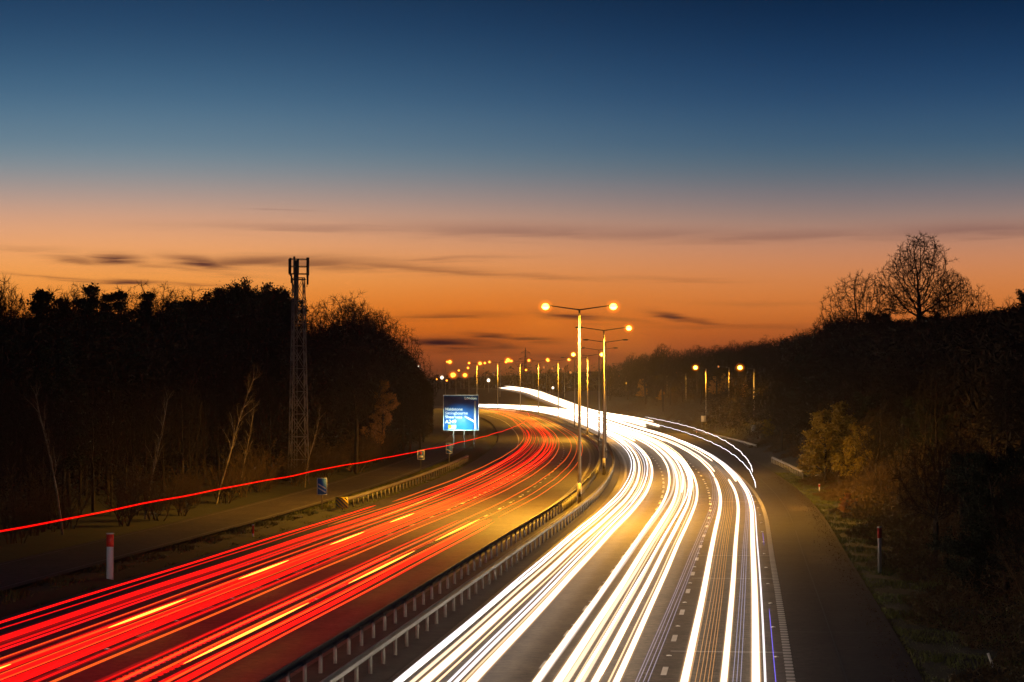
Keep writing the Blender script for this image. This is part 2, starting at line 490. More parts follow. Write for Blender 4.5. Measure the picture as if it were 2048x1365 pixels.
# expansion joints and repair seams across the pavement
for y in (74.6, 103, 117, 172):
    markings('road_joint', 11.2 if y != 83 else 8, 3.6, [(y, y + 0.35)], z=0.004, mat='ribpaint')
for y in (58, 81, 96, 128, 151, 188):
    markings('shoulder_joint', 15.0, 3.6, [(y, y + .12)], z=.005, mat='black')
markings('shoulder_seam', 14.7, .05, [(50, 138), (146, 230)], z=.004, mat='black')
for y, o_, w_ in ((112, 15.4, 1.1), (160, 15.5, 1.4)):
    markings('shoulder_patch', o_, w_, [(y, y + 7)], z=.004, mat='asphalt')
tag(bpy.data.objects.get('road_joint'), kind='structure')

# slip road sheet
nrm = np.gradient(SP[:, :2], axis=0); nrm = np.stack([nrm[:, 1], -nrm[:, 0]], -1); nrm /= np.linalg.norm(nrm, axis=1)[:, None]
V = []
for o_ in (-4.6, 4.6):
    V.append(np.concatenate([SP[:, :2] + nrm * o_, SP[:, 2:3] + 0.015], -1))
V = np.stack(V, 1).reshape(-1, 3); idx = np.arange(len(V)).reshape(-1, 2)
q = np.stack([idx[:-1, 0], idx[:-1, 1], idx[1:, 1], idx[1:, 0]], -1)
tag(link(bpy.data.objects.new('slip_road', npmesh('slip_road', V, q, M['asphalt']))), kind='structure')

# ------------------------------------------------------------------ safety barriers
def post_mesh(h=0.62, w=0.11):
    mb = MB(); mb.box((0, 0, h / 2 - 0.02), (w, 0.05, h + 0.04)); mb.box((0, 0.03, h / 2), (0.03, 0.03, h)); return npmesh('post', np.concatenate(mb.v), [np.array(a) for a in mb.f.values()], M['postm'])


POST = post_mesh()


def barrier(off, y0, y1, label, step=2.4, first=100, face=1, corrug=True, group=None):
    p0 = at(y0, off)
    root = empty('safety_barrier', p0)
    tag(root, label, 'crash barrier', group)
    ys = np.arange(y0, y1, 3.0)
    prof = [(-.06, .50), (-.06, .56), (.05, .56), (.09, .60), (.05, .64), (.09, .68), (.05, .72), (-.06, .72), (-.06, .78), (-.0, .78)] if corrug else [(-.08, .50), (.08, .50), (.08, .64), (-.08, .64)]
    rows = []
    for dx, z in prof: rows.append(at(ys, off + dx * face, z) - p0)
    rows.append(rows[0]) if not corrug else None
    rows = [r for r in rows if r is not None]
    V = np.stack(rows, 1).reshape(-1, 3); n = len(rows); idx = np.arange(len(V)).reshape(len(ys), n)
    q = np.stack([idx[:-1, :-1], idx[:-1, 1:], idx[1:, 1:], idx[1:, :-1]], -1).reshape(-1, 4)
    link(bpy.data.objects.new('rail', npmesh('rail', V, q, M['galv'])), root)
    yy = np.arange(y0 + 0.6, y1, step)
    for i, y in enumerate(yy[:first]):
        o = bpy.data.objects.new('post', POST); p = at(y, off - 0.08 * face) - p0; o.location = p; o.rotation_euler = (0, 0, yaw(y)); link(o, root)
    if len(yy) > first:
        mb = MB()
        for y in yy[first:]:
            p = at(y, off - 0.08 * face) - p0; mb.box((p[0], p[1], p[2] + .3), (.11, .05, .62), yaw(y))
        o = mb.build('post', M['postm'], root); o['kind'] = 'stuff'
    return root


barrier(-0.8, 46, 640, 'grey steel crash barrier on the red-trail side of the median', face=-1, group='median barriers')
barrier(0.85, 46, 640, 'grey steel crash barrier on the white-trail side of the median', face=1, group='median barriers')
b = barrier(-16.0, 158, 268, 'steel crash barrier on the left verge with striped yellow and black end', face=1)
p0 = at(158, -16.0)
mb = MB(); mb.box((0.0, -0.25, 0.52), (0.85, 0.06, 0.78)); o = mb.build('end_panel', M['yellow'], b)
sm = MB()
for k in range(-3, 4):
    x0 = k * 0.26
    pts = []
    # diagonal stripe clipped to the panel
    a0, a1 = x0, x0 + 0.12
    poly = [(a0 - .36, .87), (a1 - .36, .87), (a1 + .36, .17), (a0 + .36, .17)]
    def clip(poly, f, s):
        out = []
        for i in range(len(poly)):
            p, q_ = poly[i], poly[(i + 1) % len(poly)]
            ip, iq = s * (p[0] - f) <= 0, s * (q_[0] - f) <= 0
            if ip: out.append(p)
            if ip != iq:
                t = (f - p[0]) / (q_[0] - p[0]); out.append((f, p[1] + t * (q_[1] - p[1])))
        return out
    poly = clip(clip(poly, .41, 1), -.41, -1)
    if len(poly) >= 3: sm.add([(x, -.285, z) for x, z in poly], [tuple(range(len(poly)))])
sm.build('stripe_pattern', M['black'], o)
barrier(21.0, 315, 430, 'long steel crash barrier on the right verge below the outer lamp columns', face=-1)
barrier(18.6, 215, 262, 'short steel crash barrier on the right verge beside the yellow-green shrub', face=-1)

# median drain kerb and dark infill panel around the nearest lamp column
for y in (166, 225):
    t = empty('median_guard_panel', at(y - 9, 0))
    tag(t, 'dark solid panel in the median around the foot of the %s lamp column' % ('nearest' if y == 166 else 'second nearest'), 'guard panel')
    for off in (-0.62, 0.62):
        mb = MB()
        for k in range(9):
            p = at(y - 9 + 2 * k, off) - at(y - 9, 0); mb.box((p[0], p[1], p[2] + .27), (.04, 2.02, .52), yaw(y))
        mb.build('panel', M['postm'], t)

# ------------------------------------------------------------------ lamp columns
NEAR = []


def lamp_column(x, y, z, H, lit, label, rz=0.0, double=True, arm=2.45, glow_r=0.26, cat='lamp column', group=None, power=0, far=False, side=-1, r0=0.13, dim=False):
    """lit: (left, right) booleans; arms reach left / right of the column"""
    root = empty('street_lamp', (x, y, z), rz)
    tag(root, label, cat, group)
    ns = 10 if not far else 6
    mb = MB(); mb.tube((0, 0, 0), (0, 0, 1.6), r0 * 1.25, r0 * 1.2, ns); mb.tube((0, 0, 1.6), (0, 0, H - .25), r0, r0 * 0.55, ns); mb.build('pole', M['column'], root, True)
    if not far:
        db = MB(); db.box((0, -r0 * 1.22, .9), (.14, .03, .55)); db.build('access_door', M['dark'], root)
    for sgn, on in zip((-1, 1) if double else (side,), lit):
        mb = MB(); mb.tube((0, 0, H - .3), (sgn * (arm - .45), 0, H - .02), .055, .04, 6); mb.build('arm', M['headshell'], root)
        hb = MB(); hb.ball((sgn * (arm - .05), 0, H), (.42, .16, .10), 10, 6); hb.build('lantern', M['headshell'], root, True)
        if on:
            bb = MB(); bb.ball((sgn * (arm), 0, H - .07), (glow_r * 2.1, glow_r * 2.0, glow_r * 1.9) if not dim else (glow_r, glow_r, glow_r), 16, 12)  # undimmed glow ball is oversized to carry the painted halo
            bb.build('lamp_glow_ball', M['sodiumdim'] if dim else M['sodiumfar'] if far else M['sodium'], root, True)
            if power:
                ld = bpy.data.lights.new('sodium_light', 'SPOT'); ld.energy = power; ld.color = (1.0, 0.44, 0.035); ld.spot_size = math.radians(172); ld.spot_blend = 0.45; ld.shadow_soft_size = .3
                lo = bpy.data.objects.new('sodium_light', ld); lo.location = (sgn * arm, 0, H - .45); link(lo, root)
    return root


POLES = [(166, True, True), (225, False, True), (282, False, False), (338, False, False), (398, True, True), (455, False, False), (525, True, True), (588, True, True), (634, True, False), (681, True, True), (717, True, True)]
ORD = ['nearest', 'second nearest', 'third nearest', 'fourth nearest', 'fifth nearest', 'sixth nearest', 'seventh nearest', 'eighth nearest', 'ninth nearest', 'tenth nearest', 'farthest']
for i, (D, l, r) in enumerate(POLES):
    p = at(D, 0)
    st = 'with both lanterns lit' if l and r else 'with both lanterns dark' if not (l or r) else 'with only the right lantern lit' if r else 'with only the left lantern lit'
    lamp_column(p[0], p[1], p[2], 14.4, (l, r), '%s tall double-armed lamp column in the median, %s' % (ORD[i], st), glow_r=.30 if D < 350 else .36, group='double-armed lamp columns in the median',
                power=34000 if D < 350 else 20000, far=D > 500)

# single-arm columns on the right
SIDE = [(1508, 880, 738, 1480, True, 0), (1458, 852, 736, 1437, True, 1), (1412, 862, 738, 1391, True, 0), (1372, 836, 748, 1352, True, 1), (1334, 830, 752, 1316, True, 1), (1252, 822, 755, 1238, True, 1), (1221, 816, 755, 1212, False, 1)]
sl = ['rightmost lamp column with bright starry lantern above the right verge', 'reddish dim lamp column just left of the rightmost column', 'lamp column with a bright lantern behind the white cabinet',
      'dim reddish lamp column left of the white cabinet', 'faint lamp column before the brown shrubs in the mist', 'thin faint lamp column near the bright slip road trails', 'leftmost faint lamp column of the right-hand row, lantern dark']
for (px, yb, yt, lx, lit, dim), lb in zip(SIDE, sl):
    H = 12.0; D = H * F / (yb - yt)
    if px in (1221, 1252): D = 12 * F / 72
    if px in (1334, 1372): D = 12 * F / (93 if px == 1372 else 84)
    x = (px - 1024) * D / F; z = CAMZ - (yb - HZ) * D / F
    z = min(z, tz(x, D))
    lamp_column(x, D, z, CAMZ + (HZ - (yt - 3)) * D / F - z, (lit,), lb, double=False, arm=max(1.6, (px - lx) * D / F), glow_r=.20 if dim else .44, power=5000 if dim else 9000, far=bool(dim), dim=bool(dim), group='single-armed lamp columns on the right')

# distant lamps around the junction: column px, top row, foot row, lantern (px, row), distance
DIST = [(891, 728, 776, 899.5, 724, 900), (886, 728, 757, 894, 724, 960), (912, 757, 776, 909, 750, 800), (938, 750, 792, 930, 750.5, 800), (969, 728, 760, 960, 727, 950),
        (956, 746, 772, 936, 736, 900), (928, 742, 770, 917.6, 741, 980), (1000, 733, 772, 1016, 720.5, 800), (1066, 734, 778, 1052, 740, 900), (1093, 737, 780, 1092, 735, 880),
        (1129, 748, 790, 1141, 745, 760), (900, 760, 778, 902, 753, 1000), (898, 765, 777, 894.5, 761, 1000), (1100, 739, 756, 1103, 737, 1020), (1121, 739, 757, 1124, 738, 1020)]
dl = ['leftmost bright distant lamp', 'small distant lamp touching the leftmost bright one', 'big glaring distant lamp low behind the sign', 'distant lamp above the right part of the blue sign', 'distant lamp right of the blue sign top',
      'small distant lamp above the blue sign', 'small distant lamp in the low left cluster', 'high distant lamp left of the pylon', 'tiny dim distant lamp below the pylon', 'dim distant column right of the pylon',
      'dim distant lamp by the slip road bend', 'tiny distant lamp beside the glaring one', 'tiny lowest distant lamp over the dark trees', 'faint pale distant column left of its twin', 'faint pale distant column right of its twin']
for (px, yt, yb, lx, ly, D), lb in zip(DIST, dl):
    x = (px - 1024) * D / F; z = CAMZ - (yb - HZ) * D / F; H = CAMZ + (HZ - ly) * D / F - z
    gz = -1.2 if D > 1045 else tz(x, D)
    H += z - gz; z = gz
    small = lb.startswith(('small', 'tiny', 'dim', 'faint'))
    lamp_column(x, D, z, H, (True,), lb + ' on its column', double=False, arm=max(1.0, abs(lx - px) * D / F), side=-1 if lx < px else 1, glow_r=.42 if small else 1.0 if 'big' in lb else .8, far=True, dim=lb.startswith(('faint', 'dim')), r0=.14, group='distant lamps at the junction')

for px, py, D, rr, lb in ((977, 761, 850, .62, 'white floodlight on a short mast above the far road'), (1105.8, 776, 800, .42, 'small white light beside the climbing slip road'),
                          (883.9, 755.5, 950, .7, 'white lamp low beside the dark trees on the left'), (837, 732.5, 900, .35, 'tiny white light showing through the dark trees'), (873.5, 759, 950, .35, 'tiny yellow light at the edge of the dark trees')):
    x = (px - 1024) * D / F; zt = CAMZ + (HZ - py) * D / F; gz = tz(x, D)
    r = empty('floodlight', (x, D, gz)); tag(r, lb, 'floodlight')
    mb = MB(); mb.tube((0, 0, 0), (0, 0, zt - gz - .2), .1, .08, 6); mb.build('pole', M['column'], r)
    mb = MB(); mb.box((0, .4, zt - gz + .1), (rr * 2.2, .5, rr * 1.6)); mb.build('housing', M['headshell'], r)
    mb = MB(); mb.ball((0, -.1, zt - gz), (rr * 1.5, rr * .9, rr * 1.5), 12, 10); mb.build('lamp_glow_ball', M['whitelamp'] if 'yellow' not in lb else M['sodiumfar'], r, True)  # oversized ball carries the painted halo round the lamp


# ------------------------------------------------------------------ trees
def seg_mesh(name, segs, mat, sides=3):
    S = np.array(segs, float)                       # p0(3) p1(3) r0 r1
    p0, p1, r0, r1 = S[:, :3], S[:, 3:6], S[:, 6], S[:, 7]
    d = p1 - p0; d /= np.linalg.norm(d, axis=1)[:, None] + 1e-9
    ref = np.where(np.abs(d[:, 2:3]) < .9, np.array([[0, 0, 1.0]]), np.array([[1.0, 0, 0]]))
    a = np.cross(d, ref); a /= np.linalg.norm(a, axis=1)[:, None]; b = np.cross(d, a)
    n = len(S); V = np.zeros((n, 2 * sides, 3))
    for k in range(sides):
        t = 2 * math.pi * k / sides; u = a * math.cos(t) + b * math.sin(t)
        V[:, k] = p0 + u * r0[:, None]; V[:, sides + k] = p1 + u * r1[:, None]
    base = (np.arange(n) * 2 * sides)[:, None]
    Q = np.concatenate([base + np.array([[k, (k + 1) % sides, sides + (k + 1) % sides, sides + k]]) for k in range(sides)])
    return npmesh(name, V.reshape(-1, 3), Q, mat, True)


def quad_mesh(name, P, size, mat, rng, flat=0.0, aspect=1.0):
    n = len(P); P = np.asarray(P, float)
    u = rng.normal(size=(n, 3)); u /= np.linalg.norm(u, axis=1)[:, None]
    w = rng.normal(size=(n, 3)); w[:, 2] *= (1 - flat); w -= u * np.sum(u * w, 1)[:, None]; w /= np.linalg.norm(w, axis=1)[:, None]
    s = size * rng.uniform(.5, 1.3, n)[:, None]
    V = np.stack([P - u * s, P + w * s * aspect * .5, P + u * s, P - w * s * aspect * .5], 1).reshape(-1, 3)
    return npmesh(name, V, np.arange(4 * n).reshape(n, 4), mat)


def grow(rng, H, kids, ratio, angle, wander, trop, start, trunk_r, maxl, lean=(0, 0), minr=.012, trunk_frac=1.0, multi=1):
    """returns (heavy segments, fine segments, twig tips)"""
    heavy, fine, tips = [], [], []
    R = random.Random(rng)

    def rot(d, ang):
        ax = Vector((R.gauss(0, 1), R.gauss(0, 1), R.gauss(0, 1))); ax = ax - d * ax.dot(d)
        if ax.length < 1e-4: ax = Vector((1, 0, 0))
        ax.normalize(); v = d * math.cos(ang) + ax * math.sin(ang); v.normalize(); return v

    def branch(p, d, L, r, lvl):
        n = (9, 7, 5, 4, 3, 2)[min(lvl, 5)]; st = L / n
        k = kids[lvl] if lvl < len(kids) else 0
        wa, tp = wander[min(lvl, len(wander) - 1)], trop[min(lvl, len(trop) - 1)]
        for i in range(n):
            d = (d + Vector((R.gauss(0, wa), R.gauss(0, wa), R.gauss(0, wa) + tp))).normalized()
            q = p + d * st; rr = max(minr * .7, r * (1 - .75 * (i + 1) / n)) if lvl else r * (1 - .7 * (i + 1) / n)
            r_ = max(minr * .7, r * (1 - .75 * i / n)) if lvl else r * (1 - .7 * i / n)
            (heavy if lvl < 2 else fine).append((*p, *q, r_, rr))
            p = q; f = (i + 1) / n
            if lvl < maxl and k and f > start[lvl]:
                m = k / max(1, n * (1 - start[lvl])); m = int(m) + (R.random() < m - int(m))
                for _ in range(m):
                    branch(p, rot(d, math.radians(angle[lvl] * R.uniform(.6, 1.25))), L * ratio[lvl] * R.uniform(.6, 1.15) * (1 - .45 * f), max(minr, rr * .72), lvl + 1)
        if lvl == maxl: tips.append(tuple(p))
    for m in range(multi):
        d = Vector((lean[0] + (R.gauss(0, .28) if multi > 1 else 0), lean[1] + (R.gauss(0, .28) if multi > 1 else 0), 1)).normalized()
        branch(Vector((R.gauss(0, .15), R.gauss(0, .15), -.3)) if multi > 1 else Vector((0, 0, -.3)), d, H * trunk_frac * (R.uniform(.7, 1) if multi > 1 else 1), trunk_r, 0)
    return heavy, fine, tips


PROTO = {}


def colonise(seed, H, crown_lo, rx, n=1500, step=.33, bias=1.0, trunk_r=.3, tip=.012, shape=1.0, lean=0.0, kill=.55, power=2.35, lobes=None):
    """branches that grow towards points scattered through the crown's volume, thickened from the tips down"""
    rng = np.random.default_rng(seed); cz = (H + crown_lo) / 2; hz = (H - crown_lo) / 2
    A = []
    while len(A) < n:
        q = rng.uniform(-1, 1, 3); r2 = q @ q
        if r2 > 1 or (r2 < .35 and rng.random() < .45): continue
        zf = (q[2] + 1) / 2
        w = 1 - .35 * max(0, zf - .55) * shape
        ang = math.atan2(q[1], q[0]); lob = 1 + .13 * math.sin(3 * ang + seed) + .10 * math.sin(5 * ang + 4 * q[2] + seed)
        if lobes:
            lx, lz, lr, lh = lobes[rng.integers(len(lobes))]; A.append((lx + q[0] * lr * lob, q[1] * lr * lob, lz + q[2] * lh)); continue
        A.append((q[0] * rx * w * lob, q[1] * rx * w * lob, cz + q[2] * hz * (1 + .05 * math.sin(ang * 4))))
    A = np.array(A); pos = []; par = []
    z = -.3; x = 0.0
    while z < crown_lo + hz * .12:
        pos.append((x, 0, z)); par.append(len(pos) - 2); z += step; x += lean * step + rng.normal(0, .012)
    pos = [np.array(p, float) for p in pos]
    P = np.array(pos); dist = np.full(len(A), 1e9); near = np.zeros(len(A), int)
    d = np.linalg.norm(A[:, None] - P[None], axis=2); near = d.argmin(1); dist = d.min(1)
    alive = np.ones(len(A), bool)
    for it in range(90):
        k = alive & (dist < rx * 1.6)
        if not k.any(): break
        v = A[k] - P[near[k]]; v /= np.linalg.norm(v, axis=1)[:, None] + 1e-9
        acc = np.zeros((len(P), 3)); np.add.at(acc, near[k], v); idx = np.unique(near[k])
        dd = acc[idx]; dd /= np.linalg.norm(dd, axis=1)[:, None] + 1e-9; dd += rng.normal(0, .16, dd.shape); dd[:, 2] += .06 * bias; dd /= np.linalg.norm(dd, axis=1)[:, None]
        new = P[idx] + dd * step; base = len(P); P = np.concatenate([P, new]); par += idx.tolist()
        d = np.linalg.norm(A[:, None] - new[None], axis=2); m = d.min(1); a = d.argmin(1)
        better = m < dist; near[better] = base + a[better]; dist[better] = m[better]
        alive &= dist > kill
        if len(P) > 9000: break
    n_ = len(P); w = np.zeros(n_); kids = np.zeros(n_, int)
    for i in range(n_ - 1, 0, -1): kids[par[i]] += 1
    rad = np.zeros(n_); acc = np.zeros(n_)
    for i in range(n_ - 1, -1, -1):
        r = tip if acc[i] == 0 else acc[i] ** (1 / power); rad[i] = r
        if par[i] >= 0: acc[par[i]] += r ** power
    sc = trunk_r / rad[0]; rad = np.where(rad * sc > tip * 2, rad * (1 + (sc - 1) * np.clip((rad - tip) / (rad[0] - tip), 0, 1)), rad)
    heavy, fine = [], []
    for i in range(1, n_):
        q = par[i]
        if q < 0: continue
        (heavy if rad[i] > trunk_r * .22 else fine).append((*P[q], *P[i], min(rad[q], rad[i] * 1.5), rad[i]))
    # twigs sprouting from the thin branches
    thin = np.where(rad < trunk_r * .16)[0]; thin = thin[thin > 0]
    for i in thin:
        q = par[i]; dv = P[i] - P[q]; dv /= np.linalg.norm(dv) + 1e-9
        for _ in range(5 if kids[i] else 8):
            t = dv + rng.normal(0, .55, 3); t /= np.linalg.norm(t); L = rng.uniform(.25, .9) * step * 2.2
            a = P[i]; b = a + t * L * .5; t2 = t + rng.normal(0, .35, 3); t2[2] += .15; t2 /= np.linalg.norm(t2); c = b + t2 * L * .5
            fine.append((*a, *b, tip * .8, tip * .65)); fine.append((*b, *c, tip * .65, tip * .4))
    return heavy, fine, P


def add_proto(key, heavy, fine, trunk_mat, twig_mat, leaves=None, leaf_size=.15, leaf_mat=None, seed=1):
    """unit: metres at nominal height; a trunk mesh, a crown mesh and maybe a foliage mesh"""
    H = max(s[5] for s in (fine or heavy))
    ch = [('trunk', seg_mesh('trunk', heavy, M[trunk_mat], 5))]
    if fine: ch.append(('crown', seg_mesh('crown', fine, M[twig_mat], 3)))
    if leaves is not None: ch.append(('foliage', quad_mesh('foliage', leaves, leaf_size, M[leaf_mat], np.random.default_rng(seed))))
    PROTO[key] = (ch, H)


for k, (sd, lo, rx) in enumerate(((11, 3.2, 2.6), (12, 4.5, 3.1), (13, 2.5, 2.3))):        # woodland trees, tall with upswept tops
    h, f, _ = colonise(sd, 14, lo, rx, n=1100, trunk_r=.19, tip=.013, shape=1.4, bias=3, kill=.5)
    add_proto('wood%d' % k, h, f, 'bark', 'twig')
h, f, _ = colonise(22, 20, 8.4, 5.6, n=3600, step=.34, trunk_r=.42, tip=.018, shape=.7, kill=.42,
                   lobes=[(.1, 15.4, 4.1, 4.5), (.3, 16.6, 3.0, 3.2), (-2.6, 13.4, 3.2, 3.0), (3.6, 12.4, 2.9, 2.4), (-1.2, 11.6, 3.6, 1.6), (2.2, 10.4, 3.0, 1.5), (-2.4, 10.2, 2.6, 1.3)])
add_proto('oak', h, f, 'bark', 'twig')
for k, sd in enumerate((26, 27)):
    h, f, _ = colonise(sd, 14, 5.0, 4.0, n=1700, trunk_r=.25, tip=.014, shape=.8, kill=.45, lean=.03 * k)
    add_proto('spread%d' % k, h, f, 'bark', 'twig')
for k, (sd, lean) in enumerate(((31, (.10, 0)), (32, (.16, .02)), (33, (-.05, 0)))):
    h, f, t = grow(sd, 11, (16, 8, 6), (.24, .5, .5), (26, 34, 40), (.045, .12, .16), (.015, .05, .0), (.35, .2, .15), .10, 3, lean=lean, minr=.008)
    add_proto('birch%d' % k, h, f, 'birch', 'scrub')
for k, sd in enumerate((41, 42, 43)):
    h, f, t = grow(sd, 3.2, (7, 5, 4), (.55, .55, .5), (35, 38, 40), (.08, .14, .18), (.04, .04, .02), (.15, .1, .1), .035, 3, minr=.009, multi=9)
    add_proto('scrub%d' % k, h, f, 'scrub', 'scrub')
rg = np.random.default_rng(5)
for key, sd, mat_, H, sz in (('autumn', 51, 'leaf_o', 8, .11), ('yellowgreen', 52, 'leaf_g', 6, .10)):
    h, f, t = grow(sd, H, (18, 8, 5), (.36, .5, .5), (50, 45, 40), (.05, .12, .16), (.02, .04, -.04), (.12, .15, .1), .1, 3)
    fs = np.array(f); pts = fs[:, 3:6]
    pts = pts[rg.integers(0, len(pts), 9000)] + rg.normal(0, .13, (9000, 3))
    add_proto(key, h, f, 'bark', 'twig', pts, sz, mat_, sd)
h, f, t = grow(61, 11, (20, 9, 6), (.45, .5, .5), (62, 45, 40), (.04, .1, .16), (.01, .03, .02), (.10, .15, .1), .2, 3)
fs = np.array(f)[:, 3:6]; pts = fs[rg.integers(0, len(fs), 34000)] + rg.normal(0, .16, (34000, 3))
add_proto('evergreen', h, f, 'bark', 'twig', pts, .10, 'needle', 61)
for k, sd in enumerate((71, 72)):            # pines: whorled boughs, needle tufts
    R = random.Random(sd); heavy = []; fine = []; pts = []
    H = 13.0; p = Vector((0, 0, -.3)); d = Vector((0, 0, 1))
    for i in range(16):
        d = (d + Vector((R.gauss(0, .02), R.gauss(0, .02), 0))).normalized(); q = p + d * (H / 16)
        heavy.append((*p, *q, .17 * (1 - i / 17), .17 * (1 - (i + 1) / 17))); p = q
        if i > 2:
            for b_ in range(R.randint(4, 7)):
                a = R.uniform(0, 6.28); L = (2.7 * (1 - (i / 16) ** 1.4) + .12) * R.uniform(.55, 1.15); bd = Vector((math.cos(a), math.sin(a), R.uniform(.0, .55))); bp = p.copy()
                for s_ in range(5):
                    bd = (bd + Vector((0, 0, .1)) + Vector((R.gauss(0, .12), R.gauss(0, .12), R.gauss(0, .08)))).normalized(); bq = bp + bd * L / 5
                    fine.append((*bp, *bq, .04 * (1 - s_ / 6), .03 * (1 - s_ / 6))); bp = bq
                    for _ in range(int(22 * (.4 + s_ / 4))):
                        pts.append((bp.x + R.gauss(0, .17), bp.y + R.gauss(0, .17), bp.z + R.gauss(.08, .15)))
    add_proto('pine%d' % k, heavy, fine, 'bark', 'twig', np.array(pts), .11, 'needle', sd)


def put_tree(key, name, x, y, height, label, cat, group, rz=None, wide=1.0, zb=None):
    ch, H = PROTO[key]; s = height / H
    root = empty(name, (x, y, tz(x, y) - .05 if zb is None else zb), RT.uniform(0, 6.28) if rz is None else rz)
    root.scale = (s * wide, s * wide, s)
    tag(root, label, cat, group)
    for nm, me in ch: link(bpy.data.objects.new(nm, me), root)
    return root


RT = random.Random(7)
SIL_L = np.array([(-160, 590), (0, 574), (25, 578), (50, 606), (80, 600), (110, 592), (150, 574), (200, 592), (235, 600), (262, 590), (300, 592), (325, 578), (370, 600), (420, 585), (470, 570), (520, 566), (556, 578), (575, 606), (610, 606), (650, 590), (700, 578),
                  (745, 592), (775, 612), (800, 636), (825, 668), (840, 694), (852, 728), (870, 756), (884, 778), (900, 800)])
SIL_R = np.array([(1200, 735), (1222, 718), (1250, 704), (1290, 700), (1326, 690), (1350, 697), (1400, 688), (1440, 680), (1500, 672), (1560, 660), (1600, 652), (1640, 648), (1655, 628), (1680, 612), (1720, 618), (1780, 620), (1840, 617), (1900, 612), (1940, 606), (1990, 596), (2048, 583), (2200, 578)])


def sil(px, side):
    S = SIL_L if side < 0 else SIL_R
    return float(np.interp(px, S[:, 0], S[:, 1]))


def plant(px, off, key, name, frac, label, cat, group, wide=1.0, dmax=800, dmin=60):
    D = solve_D(px, off)
    if D is None or D > dmax or D < dmin: return None
    if off < 0 and 548 < px < 652 and D < 232: return None
    if off < 0 and 735 < px < 805 and off > -31: return None
    p = at(D, off); g = tz(p[0], p[1])
    ztop = CAMZ + (HZ - sil(px, off)) * p[1] / F
    h = (ztop - g) * frac
    if h < 2.5: return None
    return put_tree(key, name, p[0], p[1], h, label, cat, group, wide=wide)


# left wood
px = -70
while px < 868:
    for row, (off, fr) in enumerate(((-31.5, .62), (-36, .8), (-42, 1.0), (-50, .97), (-56, 1.03))):
        if px > 640 and row == 0: fr = .8
        if px > 700: off = (-26, -28.5, -31, -37, -42)[row]
        q_ = px + RT.uniform(-13, 13); o_ = off + RT.uniform(-2.5, 2.5)
        if q_ > 866: continue
        if row == 4: kind = RT.choice(['wood0', 'wood1', 'wood2'])
        elif q_ < 410:
            kind = RT.choice(['pine0', 'pine1', 'wood0', 'wood1', 'wood2']) if row > 0 else RT.choice(['wood0', 'wood2', 'wood1'])
        elif q_ < 580: kind = 'evergreen' if row > 1 else RT.choice(['wood0', 'wood2'])
        else: kind = RT.choice(['wood0', 'wood1', 'wood2', 'spread0']) if row != 2 else RT.choice(['wood0', 'spread1', 'spread0'])
        if kind.startswith('pine'): nm, lb, ct, gp = 'pine_tree', 'dark pine in the black wood along the left side, against the orange sky', 'pine tree', 'pines of the left wood'
        elif kind == 'evergreen': nm, lb, ct, gp = 'evergreen_tree', 'dense dark evergreen in the wood just left of the lattice mast', 'tree', 'evergreens of the left wood'
        elif q_ < 590: nm, lb, ct, gp = 'bare_tree', 'leafless dark tree in the wood left of the lattice mast', 'tree', 'bare trees left of the mast'
        else: nm, lb, ct, gp = 'bare_tree', 'leafless dark tree in the wood between the lattice mast and the blue sign', 'tree', 'bare trees right of the mast'
        if kind == 'evergreen' and q_ > 590: lb, gp = 'dense dark evergreen in the wood between the lattice mast and the blue sign', 'evergreens right of the mast'
        fr2 = fr * RT.uniform(.92, 1.03) * (1.0 if kind.startswith('pine') else 1)
        if row >= 2 and kind.startswith('wood') and q_ < 410: fr2 *= 1.05
        plant(q_, o_, kind, nm, fr2, lb, ct, gp, wide=RT.uniform(1.15, 1.5) if kind.startswith('pine') else RT.uniform(.85, 1.15) if q_ > 590 else RT.uniform(.75, 1.1), dmax=460)
    px += 27
# right wood
px = 1222
while px < 2140:
    rows = ((35, .92), (45, 1.0), (56, 1.0)) if px < 1540 else ((23, .5), (28, .72), (36, .9), (46, 1.0))
    for row, (off, fr) in enumerate(rows):
        q_ = px + RT.uniform(-13, 13); o_ = off + RT.uniform(-2.5, 2.5)
        kind = RT.choice(['wood0', 'wood1', 'wood2', 'spread0', 'evergreen' if px > 1560 else 'spread1'])
        nm = 'evergreen_tree' if kind == 'evergreen' else 'bare_tree'
        zone = 'behind the outer lamp columns, right of the road' if q_ < 1560 else 'on the dark slope under the big oak at right'
        lb = ('dense dark evergreen ' if kind == 'evergreen' else 'leafless tree ') + zone
        plant(q_, o_, kind, nm, fr * RT.uniform(.93, 1.02), lb, 'tree', ('evergreens ' if kind == 'evergreen' else 'bare trees ') + zone, wide=RT.uniform(.95, 1.3), dmax=760, dmin=75)
    px += 30 if px < 1560 else 36
# the big oak and its companions on the skyline
def skyline(px, D, ytop, key, label, wide=1.0, rz=0.0, name='oak_tree'):
    x = (px - 1024) * D / F; g = tz(x, D); h = CAMZ + (HZ - ytop) * D / F - g
    return put_tree(key, name, x, D, h, label, 'tree', None, rz=rz, wide=wide)


skyline(1840, 300, 458, 'oak', 'huge bare oak with a rounded crown standing on the right skyline', 1.0, 0.0)
skyline(1722, 310, 536, 'spread0', 'smaller bare tree just left of the huge oak on the skyline', 1.0, 1.0, 'bare_tree')
skyline(1905, 295, 534, 'spread1', 'bare tree leaning out under the right side of the huge oak', .75, 2.2, 'bare_tree')
skyline(1960, 300, 566, 'wood1', 'small thin bare tree right of the huge oak on the skyline', .9, 3.0, 'bare_tree')
skyline(1656, 320, 620, 'spread0', 'bushy bare tree at the left foot of the oak ridge', .8, 4.0, 'bare_tree')
skyline(1326, 560, 684, 'spread1', 'small round-crowned bare tree topping the distant tree line', .8, 4.0, 'bare_tree')


